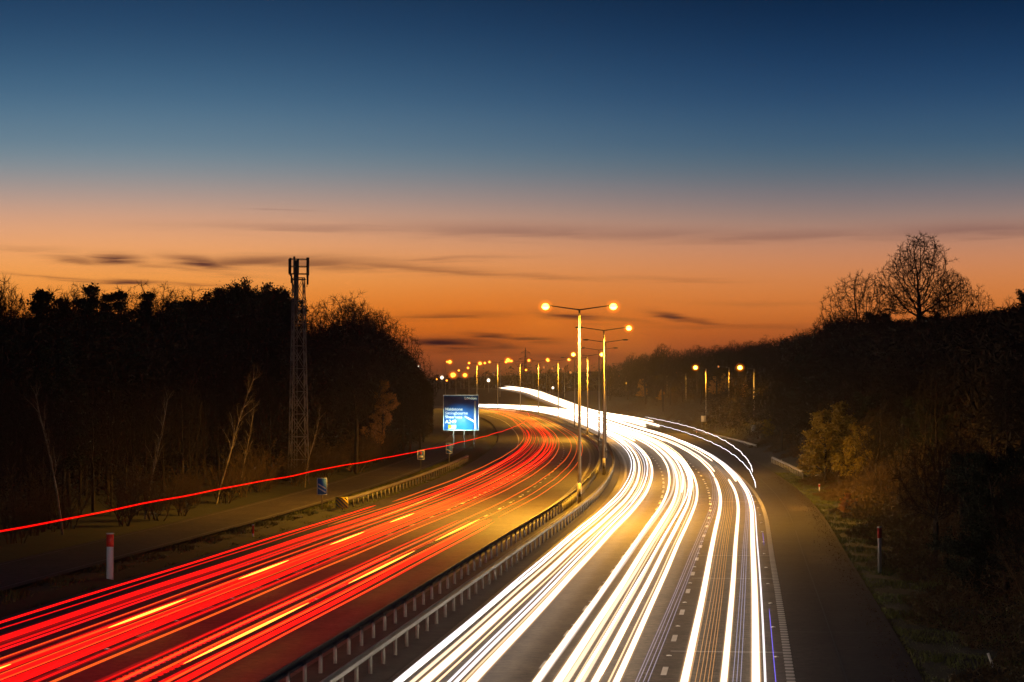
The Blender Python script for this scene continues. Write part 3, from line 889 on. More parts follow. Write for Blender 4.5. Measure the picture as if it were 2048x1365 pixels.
# the wood's inner tangle, read as one mass on each side
def thicket(name, side, pxr, offr, n, label, top=.84, seed=3, dmax=460, size=.42):
    rng = np.random.default_rng(seed)
    off = rng.uniform(*offr, n); D = rng.uniform(70, dmax, n)
    p = at(D, off); pxx = 1024 + p[:, 0] / p[:, 1] * F
    keep = (pxx > pxr[0]) & (pxx < pxr[1]); p = p[keep]; pxx = pxx[keep]
    S = SIL_L if side < 0 else SIL_R
    g = terrain(p[:, 0], p[:, 1]); zt = CAMZ + (HZ - np.interp(pxx, S[:, 0], S[:, 1])) * p[:, 1] / F
    h = np.maximum((zt - g) * top * rng.uniform(.85, 1.0, len(p)), 1)
    p[:, 2] = g + rng.uniform(0, 1, len(p)) * h
    me = quad_mesh(name, p, size, M['twig'], rng, aspect=.35)
    return tag(link(bpy.data.objects.new(name, me)), label, 'thicket', kind='stuff')


thicket('woodland_thicket', -1, (-120, 590), (-66, -34), 230000, 'black tangled undergrowth filling the wood on the left side', top=.9)
thicket('woodland_thicket', -1, (560, 866), (-44, -27.5), 150000, 'black tangled undergrowth filling the wood between mast and blue sign', seed=4, top=.8)
thicket('woodland_thicket', 1, (1560, 2200), (27, 66), 260000, 'black tangled undergrowth filling the slope under the oak', seed=5, top=.88)
thicket('woodland_thicket', 1, (1205, 1590), (40, 70), 150000, 'dark misty undergrowth filling the wood behind the outer lamp columns', seed=6, dmax=760)

thicket('bank_scrub', 1, (1285, 1650), (23.5, 38), 90000, 'low dark scrub on the bank between the outer lamp columns', seed=8, dmax=440, top=.42, size=.30)
def low_scrub(name, y0, y1, o0, o1, n, hgt, seed, label):
    rng = np.random.default_rng(seed); off = rng.uniform(o0, o1, n); D = rng.uniform(y0, y1, n)
    e = o0 + .9 + .9 * np.sin(D / 3.7) + .5 * np.sin(D / 1.3 + 2); k = off > e; off, D, e = off[k], D[k], e[k]
    p = at(D, off); h = hgt * np.clip((off - e) / 2.5, .12, 1) * (.7 + .3 * np.sin(D / 2.3 + off)) * rng.uniform(.3, 1, len(D))
    p[:, 2] = terrain(p[:, 0], p[:, 1]) + h * rng.uniform(0, 1, len(D))
    tag(link(bpy.data.objects.new(name, quad_mesh(name, p, .16, M['scrub'], rng, aspect=.22))), label, 'scrub', kind='stuff')
low_scrub('bramble_scrub', 62, 212, 17.5, 31, 190000, 2.3, 12, 'dark bramble and bare scrub crowding the right verge')
low_scrub('bramble_scrub', 214, 330, 20.5, 32, 60000, 2.6, 13, 'dark scrub behind the short right crash barrier')
low_scrub('bramble_scrub', 330, 640, 21.5, 46, 110000, 3.2, 14, 'low misty scrub on the far bank around the outer lamp columns')
def far_wood():
    rng = np.random.default_rng(9); n = 60000
    x = rng.uniform(-330, 420, n); y = rng.uniform(1120, 1500, n)
    g = -1.2 + 26 * sstep(y, 1080, 1900) * .9
    h = (17 + 4 * np.sin(x / 31) + 3 * np.sin(x / 12.3 + 1) + 2 * np.sin(x / 4.1)) * rng.uniform(.5, 1, n)
    P = np.stack([x, y, g + rng.uniform(0, 1, n) * np.maximum(h, 2) * .8], -1)
    tag(link(bpy.data.objects.new('distant_wood', quad_mesh('distant_wood', P, 1.1, M['twig'], rng, aspect=.6))), 'far dark line of woodland on the horizon beyond the junction', 'wood', kind='stuff')
far_wood()
# birches at the edge of the left wood
for i, (px_, yb, yt, key, lb) in enumerate(((128, 1000, 750, 'birch2', 'leftmost pale birch at the edge of the left wood, barely lit'), (290, 1000, 765, 'birch0', 'forked pale birch in the left wood, second of the lit birches'),
                                           (432, 990, 722, 'birch1', 'brightest leaning birch trunk at the edge of the left wood'), (478, 985, 790, 'birch0', 'thin birch just right of the brightest leaning one'),
                                           (610, 960, 800, 'birch2', 'pale crooked sapling at the foot of the lattice mast'))):
    D = solve_D(px_, -27.5 if px_ < 500 else -25.5); x = (px_ - 1024) * D / F
    put_tree(key, 'birch_tree', x, D, CAMZ - (yt - HZ) * D / F - tz(x, D), lb, 'birch tree', None, rz=(.1, .2, 0, .3, 2.0)[i])
# lit autumn tree and shrubs
def by_px(px_, D, ytop, key, name, label, cat='tree', wide=1.0, group=None, rz=None):
    x = (px_ - 1024) * D / F; g = tz(x, D); return put_tree(key, name, x, D, CAMZ + (HZ - ytop) * D / F - g, label, cat, group, wide=wide, rz=rz)


by_px(766, 262, 762, 'autumn', 'autumn_tree', 'orange-brown leafy tree lit by the lamps, left of the blue sign', wide=.8)
by_px(700, 232, 925, 'autumn', 'autumn_shrub', 'orange-lit leafy shrub beside the striped barrier end', 'shrub', wide=1.0)
by_px(650, 215, 900, 'scrub1', 'bare_shrub', 'twiggy shrub behind the two-bar marker sign', 'shrub', wide=1.2)
by_px(1650, 200, 822, 'yellowgreen', 'yellow_green_tree', 'yellow-green leafy tree lit by the lamps beside the right verge', wide=1.5)
by_px(1682, 205, 806, 'yellowgreen', 'yellow_green_tree', 'taller yellow-green tree behind the lit one on the right verge', wide=1.3)
by_px(1625, 212, 880, 'yellowgreen', 'yellow_green_shrub', 'low yellow-green shrub at the left foot of the lit tree', 'shrub', wide=2.0)
by_px(1700, 190, 850, 'yellowgreen', 'yellow_green_tree', 'darker yellow-green bush behind the lit tree on the right verge', wide=1.3)
by_px(1540, 330, 838, 'yellowgreen', 'yellow_green_shrub', 'small yellowish shrub at the foot of the rightmost lamp column', 'shrub', wide=1.6)
by_px(1690, 150, 985, 'autumn', 'brown_shrub', 'low brown shrub on the lit right-hand bank', 'shrub', wide=1.5)
RT = random.Random(17)
for i in range(44):
    off = -RT.uniform(25.6, 29); D = 120 + i * 3.9 + RT.uniform(-2, 2); p = at(D, off)
    put_tree('scrub%d' % (i % 3), 'bare_shrub', p[0], p[1], RT.uniform(2.2, 4.6), 'bare twiggy shrub along the edge of the left wood', 'shrub', 'twiggy shrubs along the left wood', wide=RT.uniform(.9, 1.4))
for i in range(46):
    D = 78 + i * 5.6 + RT.uniform(-2, 2); off = RT.uniform(21.5, 26) if D < 210 or D > 262 else RT.uniform(22.5, 27); p = at(D, off)
    if 225 < D < 420: continue
    put_tree('scrub%d' % (i % 3), 'bare_shrub', p[0], p[1], RT.uniform(1.8, 3.8), 'bare twiggy shrub on the dark right-hand bank', 'shrub', 'twiggy shrubs on the right bank', wide=RT.uniform(1.0, 1.5))
for i in range(16):
    D = 400 + i * 16; off = RT.uniform(29, 34) + (3 if D > 470 else 0); p = at(D, off)
    put_tree(RT.choice(['autumn', 'scrub0', 'scrub2']), 'misty_shrub', p[0], p[1], RT.uniform(3.5, 6.5), 'brownish shrub in the mist behind the outer lamp columns', 'shrub', 'misty shrubs behind the lamp columns', wide=1.2)


# ------------------------------------------------------------------ grass tufts on the verges
def grass(name, y0, y1, o0, o1, n, hmax, seed, label):
    rng = np.random.default_rng(seed); off = rng.uniform(min(o0, o1), max(o0, o1), n); D = rng.uniform(y0, y1, n)
    cl = np.sin(D * 1.7 + off * 2.1) * np.sin(off * 3.1 - D * .6) + rng.normal(0, .5, n); k = cl > -.25; off, D = off[k], D[k]; n = len(D)
    p = at(D, off); p[:, 2] = terrain(p[:, 0], p[:, 1]) - .03
    h = rng.uniform(.35, 1, n) * hmax * (.6 + .4 * np.sin(D * .9 + off)) ; a = rng.uniform(0, 6.28, n); w = rng.uniform(.015, .04, n)
    dx = np.stack([np.cos(a) * w, np.sin(a) * w, np.zeros(n)], -1); ln = rng.normal(0, .35, (n, 2)) * h[:, None]
    t = p + np.stack([ln[:, 0], ln[:, 1], h], -1)
    V = np.stack([p - dx, p + dx, t], 1).reshape(-1, 3)
    tag(link(bpy.data.objects.new(name, npmesh(name, V, np.arange(3 * n).reshape(n, 3), M['grass']))), label, 'grass', kind='stuff')


grass('verge_grass', 60, 230, 16.65, 22.5, 90000, .28, 1, 'rough yellow-green grass on the right verge')
grass('verge_grass', 60, 260, -15.5, -19.2, 60000, .30, 2, 'rough dark grass on the left verge')


rng_ = np.random.default_rng(31); n_ = 2600; of_ = 16.75 - np.abs(rng_.normal(0, .45, n_)); P_ = at(rng_.uniform(55, 220, n_), of_, .015)
tag(link(bpy.data.objects.new('leaf_litter', quad_mesh('leaf_litter', P_, .035, M['scrub'], rng_, aspect=1.2))), 'scattered leaf litter along the edge of the right hard shoulder', 'leaf litter', kind='stuff')


# ------------------------------------------------------------------ signs
TEXTS = []


def text(body, size, loc, parent, mat='signwhite', name='lettering', align='LEFT'):
    cu = bpy.data.curves.new(name, 'FONT'); cu.body = body; cu.size = size; cu.align_x = align; cu.extrude = .004; cu.offset = size * .018; cu.materials.append(M[mat])
    o = bpy.data.objects.new(name, cu); o.location = loc; o.rotation_euler = (math.radians(90), 0, 0); link(o, parent); TEXTS.append(o); return o


def plate(mb, x0, x1, z0, z1, y, t=.03): mb.box(((x0 + x1) / 2, y, (z0 + z1) / 2), (x1 - x0, t, z1 - z0))


def frame(root, w, h, z0, y, t, mat='signwhite', inset=.0):
    mb = MB(); x = w / 2 - inset; a, b_ = z0 + inset, z0 + h - inset
    mb.box((0, y, b_ - t / 2), (2 * x, .012, t)); mb.box((0, y, a + t / 2), (2 * x, .012, t))
    mb.box((-x + t / 2, y, (a + b_) / 2), (t, .012, b_ - a - 2 * t)); mb.box((x - t / 2, y, (a + b_) / 2), (t, .012, b_ - a - 2 * t))
    return mb.build('border', M[mat], root)


# the big lit direction sign
D = 330; sx = (922 - 1024) * D / F; W = 71.5 * D / F; Hs = 71.5 * D / F; z0 = CAMZ - (861.5 - HZ) * D / F; gz = tz(sx, D)
sg = empty('direction_sign', (sx, D, gz)); tag(sg, 'big blue motorway direction sign reading London with white route lines, lit from below', 'road sign')
zb = z0 - gz
mb = MB(); plate(mb, -W / 2, W / 2, zb, zb + Hs, 0, .08); mb.build('panel', M['blue'], sg)
frame(sg, W, Hs, zb, -.05, .10)
for x in (-1.05, .45, 1.9):
    mb = MB(); mb.tube((x, .12, -.2), (x, .12, zb + Hs - .3), .09, .09, 8); mb.build('post', M['galv'], sg)
text('London', .56, (W / 2 - .32, -.05, zb + Hs - .66), sg, align='RIGHT')
S = W / 71.5    # metres per photo pixel
for t_, y_ in (('Maidstone', 819.5), ('Sittingbourne', 827.3), ('Sheerness', 835.0)):
    text(t_, .60, (-W / 2 + 4.2 * S, -.05, zb + (861 - y_ - 1.5) * S), sg)
text('A249', .74, (-W / 2 + 4.2 * S, -.05, zb + (861 - 846.5) * S), sg)
mb = MB(); plate(mb, -W / 2 + 10 * S, -W / 2 + 17 * S, zb + 4 * S, zb + 11.5 * S, -.05, .012); mb.build('yellow_patch', M['yellow'], sg)
mb = MB(); plate(mb, -W / 2 + 17.2 * S, -W / 2 + 26 * S, zb + 4 * S, zb + 11.5 * S, -.05, .012); mb.build('white_patch', M['signwhite'], sg)
mb = MB(); xr = W / 2 - 7.5 * S; hw = 2.0 * S
mb.box((xr, -.055, zb + 30 * S), (2 * hw, .02, 54 * S))
mb.tube((xr, -.055, zb + 57 * S), (xr, -.045, zb + 57 * S), hw, hw, 16)
mb.build('route_line', M['signwhite'], sg)
mb = MB(); ax, az_ = -W / 2 + 44 * S, zb + 28 * S; bx_, bz_ = xr, zb + 17 * S
d_ = np.array([bx_ - ax, bz_ - az_]); d_ /= np.linalg.norm(d_); nn = np.array([-d_[1], d_[0]]) * hw * .85
mb.add([(ax + nn[0], -.062, az_ + nn[1]), (ax - nn[0], -.062, az_ - nn[1]), (bx_ - nn[0], -.062, bz_ - nn[1]), (bx_ + nn[0], -.062, bz_ + nn[1])], [(0, 1, 2, 3)])
mb.tube((ax, -.055, az_), (ax, -.050, az_), hw * .85, hw * .85, 16)
mb.build('route_branch', M['signwhite'], sg)
for x in (-1.1, 1.15):
    mb = MB(); mb.tube((x, .05, zb - .12), (x, -2.3, zb - .5), .03, .03, 6); mb.box((x, -2.4, zb - .55), (.42, .18, .14)); mb.build('lamp_housing', M['headshell'], sg)
    ld = bpy.data.lights.new('sign_light', 'AREA'); ld.energy = 300; ld.color = (.72, 1.0, .82); ld.size = .35
    lo = bpy.data.objects.new('sign_light', ld); lo.location = (x, -2.4, zb - .35); lo.rotation_euler = (math.radians(180 - 55), 0, 0); link(lo, sg)


def marker_sign(px_, D, w, h, yc, bars, label):
    x = (px_ - 1024) * D / F; g = tz(x, D); zc = CAMZ - (yc - HZ) * D / F - g
    r = empty('countdown_sign', (x, D, g)); tag(r, label, 'road sign')
    mb = MB(); mb.tube((0, .06, -.3), (0, .06, zc + h * .4), .035, .035, 8); mb.build('post', M['galv'], r)
    mb = MB(); plate(mb, -w / 2, w / 2, zc - h / 2, zc + h / 2, 0); mb.build('panel', M['blue'], r)
    frame(r, w, h, zc - h / 2, -.022, .035, inset=.005)
    for k in range(bars):
        mb = MB(); zc2 = zc - h * .26 + k * h * .22; a, t = w * .36, h * .085
        mb.add([(-a, -.026, zc2 + h * .13), (-a, -.026, zc2 + h * .13 + t), (a, -.026, zc2 - h * .13 + t), (a, -.026, zc2 - h * .13),
                (-a, -.018, zc2 + h * .13), (-a, -.018, zc2 + h * .13 + t), (a, -.018, zc2 - h * .13 + t), (a, -.018, zc2 - h * .13)], [(0, 3, 2, 1), (4, 5, 6, 7), (0, 1, 5, 4), (1, 2, 6, 5), (2, 3, 7, 6), (3, 0, 4, 7)])
        mb.build('bar', M['signwhite'], r)
    return r


marker_sign(644.5, 160, .70, 1.18, 973, 2, 'blue countdown sign with two white diagonal bars on the left verge')
marker_sign(898.5, 245, .70, 1.16, 897, 1, 'blue countdown sign with one white diagonal bar, nearer the big sign')
x = (842 - 1024) * 238 / F; g = tz(x, 238); zc = CAMZ - (910 - HZ) * 238 / F - g
r = empty('location_sign', (x, 238, g)); tag(r, 'small blue location sign with a thick white border between the two countdown signs', 'road sign')
mb = MB(); mb.tube((0, .06, -.3), (0, .06, zc + .3), .035, .035, 8); mb.build('post', M['galv'], r)
mb = MB(); plate(mb, -.37, .37, zc - .5, zc + .5, 0); mb.build('panel', M['blue'], r)
frame(r, .74, 1.0, zc - .5, -.022, .075)
mb = MB(); plate(mb, -.24, .24, zc - .30, zc - .08, -.022, .012); mb.build('white_legend', M['signwhite'], r)
mb = MB(); plate(mb, -.10, .10, zc + .02, zc + .30, -.022, .012); mb.build('red_legend', M['redrefl'], r)

bpy.context.view_layer.update(); dg = bpy.context.evaluated_depsgraph_get()
for t_ in TEXTS:
    me = bpy.data.meshes.new_from_object(t_.evaluated_get(dg)); o = bpy.data.objects.new('lettering_mesh', me); o.location = t_.location; o.rotation_euler = t_.rotation_euler
    bpy.data.objects.remove(t_); link(o, sg); o.name = 'lettering'

# white cabinet-like plate on two legs at right
x = (1407 - 1024) * 425 / F; g = tz(x, 425); zc = CAMZ - (838 - HZ) * 425 / F - g
r = empty('white_sign_board', (x, 425, g)); tag(r, 'small blank pale board on two legs beside a lamp column on the right', 'sign')
mb = MB(); plate(mb, -.45, .45, zc - .55, zc + .55, 0, .05); mb.build('board', M['white'], r)
for dx in (-.3, .3):
    mb = MB(); mb.tube((dx, .06, -.3), (dx, .06, zc + .3), .04, .04, 6); mb.build('leg', M['galv'], r)
x = (1506 - 1024) * 365 / F; g = tz(x, 365)
r = empty('roadside_cabinet', (x, 365, g)); tag(r, 'low pale roadside cabinet at the foot of the rightmost lamp column', 'cabinet')
mb = MB(); mb.box((0, 0, .5), (.6, .4, 1.0)); mb.build('body', M['white'], r); mb = MB(); mb.box((0, 0, 1.04), (.68, .48, .06)); mb.build('lid', M['white'], r)


# marker posts
def marker_post(px_, yb, yt, w, t, label, red=.25, rz=0.0, head=True, name='marker_post'):
    D = (CAMZ + .1) * F / (yb - HZ); x = (px_ - 1024) * D / F; g = tz(x, D); h = CAMZ - (yt - HZ) * D / F - g
    r = empty(name, (x, D, g), rz); tag(r, label, 'marker post')
    mb = MB(); mb.box((0, 0, h / 2 - .1), (w, t, h + .1)); mb.build('post', M['white'], r)
    if head:
        mb = MB(); mb.box((0, -.004, h * (1 - red / 2) - .06), (w + .02, t + .012, h * red)); mb.build('reflector', M['redrefl'], r)
        mb = MB(); mb.box((0, 0, h + -.02), (w + .04, t + .04, .04)); mb.build('cap', M['white'], r)
    return r


marker_post(221.5, 1158, 1066, .30, .06, 'tall white marker post with red top panel, front left')
marker_post(507, 1073, 1049, .10, .05, 'short white marker post with red reflector, farther along the left verge', .55)
marker_post(1758, 1150, 1053, .34, .05, 'tall marker post with red top panel seen edge-on, on the right bank', .22, rz=1.05)
marker_post(655, 930, 919, .08, .05, 'tiny pale marker post above the left barrier', .3)
marker_post(1393, 871, 862, .12, .08, 'tiny pale marker post behind the long right barrier', .3)
marker_post(1562, 931, 920, .12, .08, 'tiny pale marker post by the short right barrier', .3)
marker_post(1492, 888, 876, .12, .08, 'tiny pale marker post near the end of the long right barrier', .3)
marker_post(1638, 985, 968, .10, .06, 'tiny white post below the yellow-green tree', .3)
r = marker_post(1984, 1345, 1300, .07, .05, 'leaning pale stake in the dark grass, bottom right', head=False, name='wooden_stake'); r.rotation_euler = (0, -.35, 0); r['category'] = 'stake'
r = marker_post(1073, 1052, 1034, .07, .05, 'small dark reflector post standing on the median barrier', head=False, name='reflector_post')

# road studs
sm_ = MB(); sm_.box((0, 0, .008), (.16, .12, .016)); sm_.ball((0, 0, .016), (.05, .04, .018), 8, 4)
STUD = npmesh('road_stud', np.concatenate(sm_.v), [np.array(a) for a in sm_.f.values()], material('reflective_stud', (.85, .83, .78), .15, spec=1.0))
for off, lb, gp in ((5.7, 'small white road stud on the lane line nearest the median, white-trail side', 'road studs on the inner lane line'), (9.4, 'small white road stud on the outer lane line, white-trail side', 'road studs on the outer lane line'),
                    (12.75, 'small road stud just inside the right edge line', 'road studs beside the right edge line'), (-5.3, 'small road stud on the lane line under the red trails nearest the median', 'road studs on the inner red lane line'), (-8.7, 'small road stud on the outer lane line under the red trails', 'road studs on the outer red lane line')):
    for y in np.arange(64.5, 210, 9 if off != 12.75 else 9):
        o = bpy.data.objects.new('road_stud', STUD); o.location = at(y, off, .004); o.rotation_euler = (0, 0, yaw(y)); tag(o, lb, 'road stud', gp); C.objects.link(o)

# ------------------------------------------------------------------ lattice mast
D = 205; x = (597 - 1024) * D / F; g = tz(x, D); k_ = D / F
H = CAMZ + (HZ - 556) * k_ - g                 # height of the lattice below the head frame
T = CAMZ + (HZ - 519) * k_ - g
r = empty('lattice_mast', (x, D, g), .28); tag(r, 'tall steel lattice mast with antenna frame standing in front of the left wood', 'mast')
wb, wtp = 1.62 * .98, .92
def leg_at(t): return (wb * (1 - t) + wtp * t) / 2
for sx_, sy_ in ((-1, -1), (1, -1), (1, 1), (-1, 1)):
    mb = MB(); mb.tube((sx_ * wb / 2, sy_ * wb / 2, -.3), (sx_ * wtp / 2, sy_ * wtp / 2, H), .055, .05, 6); mb.build('leg', M['mast'], r)
mb = MB(); nb = 9
zs = [H * (1 - (1 - i / nb) ** 1.0) for i in range(nb + 1)]
for i in range(nb):
    a, b_ = leg_at(zs[i] / H), leg_at(zs[i + 1] / H)
    for s_ in range(4):
        c0 = [(-1, -1), (1, -1), (1, 1), (-1, 1)][s_]; c1 = [(-1, -1), (1, -1), (1, 1), (-1, 1)][(s_ + 1) % 4]
        mb.tube((c0[0] * a, c0[1] * a, zs[i]), (c1[0] * b_, c1[1] * b_, zs[i + 1]), .026, n=4); mb.tube((c1[0] * a, c1[1] * a, zs[i]), (c0[0] * b_, c0[1] * b_, zs[i + 1]), .026, n=4)
        mb.tube((c0[0] * b_, c0[1] * b_, zs[i + 1]), (c1[0] * b_, c1[1] * b_, zs[i + 1]), .028, n=4)
mb.build('bracing', M['mast'], r)
mb = MB()
for yy_ in (-.12, .12): mb.tube((yy_ - .25, 0, 0), (yy_ - .25, 0, H), .03, n=4)
for i in range(int(H / .4)): mb.tube((-.37, 0, i * .4), (-.13, 0, i * .4), .015, n=4)
mb.build('ladder', M['mast'], r)
mb = MB(); mb.tube((-.28, .05, H - 3.2), (-.28, .05, T - .1), .16, n=8); mb.tube((-.05, .1, H - 3.2), (-.05, .1, T - .3), .07, n=6); mb.build('cable_tray', M['dark'], r)
mb = MB()
for z in (H - .15, H + .35, (H + .35 + T) / 2, T):
    wv = .76 if z > H else .55
    for s_ in range(4):
        c0 = [(-1, -1), (1, -1), (1, 1), (-1, 1)][s_]; c1 = [(-1, -1), (1, -1), (1, 1), (-1, 1)][(s_ + 1) % 4]
        mb.tube((c0[0] * wv, c0[1] * wv, z), (c1[0] * wv, c1[1] * wv, z), .035, n=5)
mb.build('head_frame', M['dark'], r)
for (ax_, ay_, zo, hh, w_) in ((-.82, -.3, 0, 1.5, .17), (-.55, -.8, .05, 1.6, .16), (-.25, -.82, -.1, 1.4, .16), (.72, -.55, 0, 1.6, .24), (.86, .2, -.05, 1.4, .2), (.1, .85, .1, 1.3, .16), (-.75, .5, .05, 1.3, .16), (-.78, -.6, -1.1, .8, .1), (.8, -.2, -1.15, .9, .1)):
    mb = MB(); mb.box((ax_, ay_, (H + .35 + T) / 2 + zo), (w_, .14, hh)); mb.tube((ax_ * .9, ay_ * .9, (H + T) / 2 + zo - hh * .55), (ax_ * .9, ay_ * .9, (H + T) / 2 + zo + hh * .62), .035, n=5); mb.build('antenna_panel', M['dark'], r)

# distant pylon
D = 1500; x = (1051 - 1024) * D / F; zt = CAMZ + (HZ - 696) * D / F
r = empty('electricity_pylon', (x, D, 2)); tag(r, 'faint distant electricity pylon above the far road, against the sunset', 'pylon')
Hp = zt - 2; mb = MB()
for sx_, sy_ in ((-1, -1), (1, -1), (1, 1), (-1, 1)):
    mb.tube((sx_ * 2.6, sy_ * 2.6, 0), (sx_ * .7, sy_ * .7, Hp * .62), .2, n=4); mb.tube((sx_ * .7, sy_ * .7, Hp * .62), (0, 0, Hp), .16, n=4)
for i in range(9):
    f0, f1 = i / 9, (i + 1) / 9
    wv = lambda f: 2.6 - 1.9 * min(1, f / .62) if f < .62 else .7 * (1 - f) / .38
    for s_ in (-1, 1): mb.tube((-wv(f0) * s_, -wv(f0), Hp * f0), (wv(f1) * s_, -wv(f1), Hp * f1), .12, n=4)
mb.build('tower', M['dark'], r)
for zf, L in ((.66, 3.4), (.78, 4.4), (.9, 3.0)):
    mb = MB()
    for s_ in (-1, 1):
        mb.tube((0, 0, Hp * zf), (s_ * L, 0, Hp * zf), .16, n=4); mb.tube((0, 0, Hp * (zf + .05)), (s_ * L, 0, Hp * zf), .12, n=4); mb.tube((s_ * L, 0, Hp * zf), (s_ * L, 0, Hp * zf - 1.2), .1, n=4)
    mb.build('crossarm', M['dark'], r)


# ------------------------------------------------------------------ light trails
def trail_mesh(P, r, mat, rz=None, n=8):
    r = r * SOFT; P = np.asarray(P); t = np.gradient(P, axis=0); t /= np.linalg.norm(t, axis=1)[:, None]
    s = np.cross(t, (0, 0, 1.0)); s /= np.linalg.norm(s, axis=1)[:, None]; u = np.cross(s, t)
    m = len(P); taper = np.clip(np.minimum(np.arange(m), np.arange(m)[::-1]) / 2 + .15, 0, 1)
    rz = r if rz is None else rz
    V = np.stack([P + s * (r * math.cos(2 * math.pi * k / n) * taper)[:, None] + u * (rz * math.sin(2 * math.pi * k / n) * taper)[:, None] for k in range(n)], 1).reshape(-1, 3)
    idx = np.arange(m * n).reshape(m, n); nx_ = np.roll(idx, -1, 1)
    Q = np.stack([idx[:-1], nx_[:-1], nx_[1:], idx[1:]], -1).reshape(-1, 4)
    me = npmesh('light_trail', V, Q, mat, True)
    me.attributes.new('axis', 'FLOAT_VECTOR', 'POINT').data.foreach_set('vector', np.repeat(t, n, axis=0).astype(np.float32).ravel())
    return me


GM = {}
def gm(col, s):
    # additive streak: bright core plus painted bloom halo, fading towards the tube's edge
    if (col, s) in GM: return GM[(col, s)]
    m = bpy.data.materials.new('trail_light'); m.use_nodes = True; nt = m.node_tree; nt.nodes.clear(); N, L = nt.nodes, nt.links
    g = N.new('ShaderNodeNewGeometry'); d = N.new('ShaderNodeVectorMath'); d.operation = 'DOT_PRODUCT'
    at_ = N.new('ShaderNodeAttribute'); at_.attribute_name = 'axis'
    pr = N.new('ShaderNodeVectorMath'); pr.operation = 'PROJECT'; L.new(g.outputs['Incoming'], pr.inputs[0]); L.new(at_.outputs['Vector'], pr.inputs[1])
    sb = N.new('ShaderNodeVectorMath'); sb.operation = 'SUBTRACT'; L.new(g.outputs['Incoming'], sb.inputs[0]); L.new(pr.outputs[0], sb.inputs[1])
    nm_ = N.new('ShaderNodeVectorMath'); nm_.operation = 'NORMALIZE'; L.new(sb.outputs[0], nm_.inputs[0])
    L.new(g.outputs['Normal'], d.inputs[0]); L.new(nm_.outputs[0], d.inputs[1])
    a = N.new('ShaderNodeMath'); a.operation = 'ABSOLUTE'; L.new(d.outputs['Value'], a.inputs[0])
    c = N.new('ShaderNodeMapRange'); c.interpolation_type = 'SMOOTHSTEP'; c.inputs[1].default_value = .74; c.inputs[2].default_value = .93
    L.new(a.outputs[0], c.inputs[0])
    h = N.new('ShaderNodeMath'); h.operation = 'POWER'; L.new(a.outputs[0], h.inputs[0]); h.inputs[1].default_value = 3.0
    e1 = N.new('ShaderNodeEmission'); e1.inputs[0].default_value = (*col, 1)
    k = N.new('ShaderNodeMath'); k.operation = 'MULTIPLY'; k.inputs[1].default_value = s * .5; L.new(c.outputs[0], k.inputs[0]); L.new(k.outputs[0], e1.inputs[1])
    e2 = N.new('ShaderNodeEmission'); hc = (1.0, .55, .24) if col[1] > .5 else col
    e2.inputs[0].default_value = (*hc, 1); k2 = N.new('ShaderNodeMath'); k2.operation = 'MULTIPLY'; k2.inputs[1].default_value = (.30 if col[1] > .5 else .10) * min(s, 2.5) * .5
    L.new(h.outputs[0], k2.inputs[0]); L.new(k2.outputs[0], e2.inputs[1])
    t = N.new('ShaderNodeBsdfTransparent'); A = N.new('ShaderNodeAddShader'); B = N.new('ShaderNodeAddShader')
    L.new(e1.outputs[0], A.inputs[0]); L.new(e2.outputs[0], A.inputs[1]); L.new(A.outputs[0], B.inputs[0]); L.new(t.outputs[0], B.inputs[1])
    o = N.new('ShaderNodeOutputMaterial'); L.new(B.outputs[0], o.inputs[0]); GM[(col, s)] = m
    return m


SOFT = 2.0      # tube radius over the bright core's radius


WHITE = (1.0, .80, .58); COOL = (.72, .82, 1.0); WARM = (1.0, .66, .38); RED = (1.0, .003, .002); ORANGE = (1.0, .11, .01); AMBER = (1.0, .42, .04)
TR = random.Random(3)


def trail(off, z, r, y0, y1, col, s, label, group, drift=0.0, wob=.05, rz=None, bumpy=0.0, cat='light trail'):
    ys = np.concatenate([np.arange(y0, min(y1, 300), 2.0), np.arange(max(300, y0), y1, 5.0), [y1]]) if y0 < 300 else np.concatenate([np.arange(y0, y1, 5.0), [y1]])
    ph = TR.uniform(0, 6); w = wob * np.sin(ys / 37 + ph) + drift * (ys - 66) / 300
    zz = z + .012 * np.sin(ys / 5 + ph) + bumpy * (np.sin(ys / 3.1) + .6 * np.sin(ys / 1.7 + ph))
    o = bpy.data.objects.new('light_trail', trail_mesh(at(ys, off + w, zz), r, gm(col, s), rz))
    return tag(link(o), label, cat, group)


NUM = ['first', 'second', 'third', 'fourth', 'fifth', 'sixth', 'seventh', 'eighth', 'ninth', 'tenth', 'eleventh', 'twelfth', 'thirteenth', 'fourteenth', 'fifteenth']
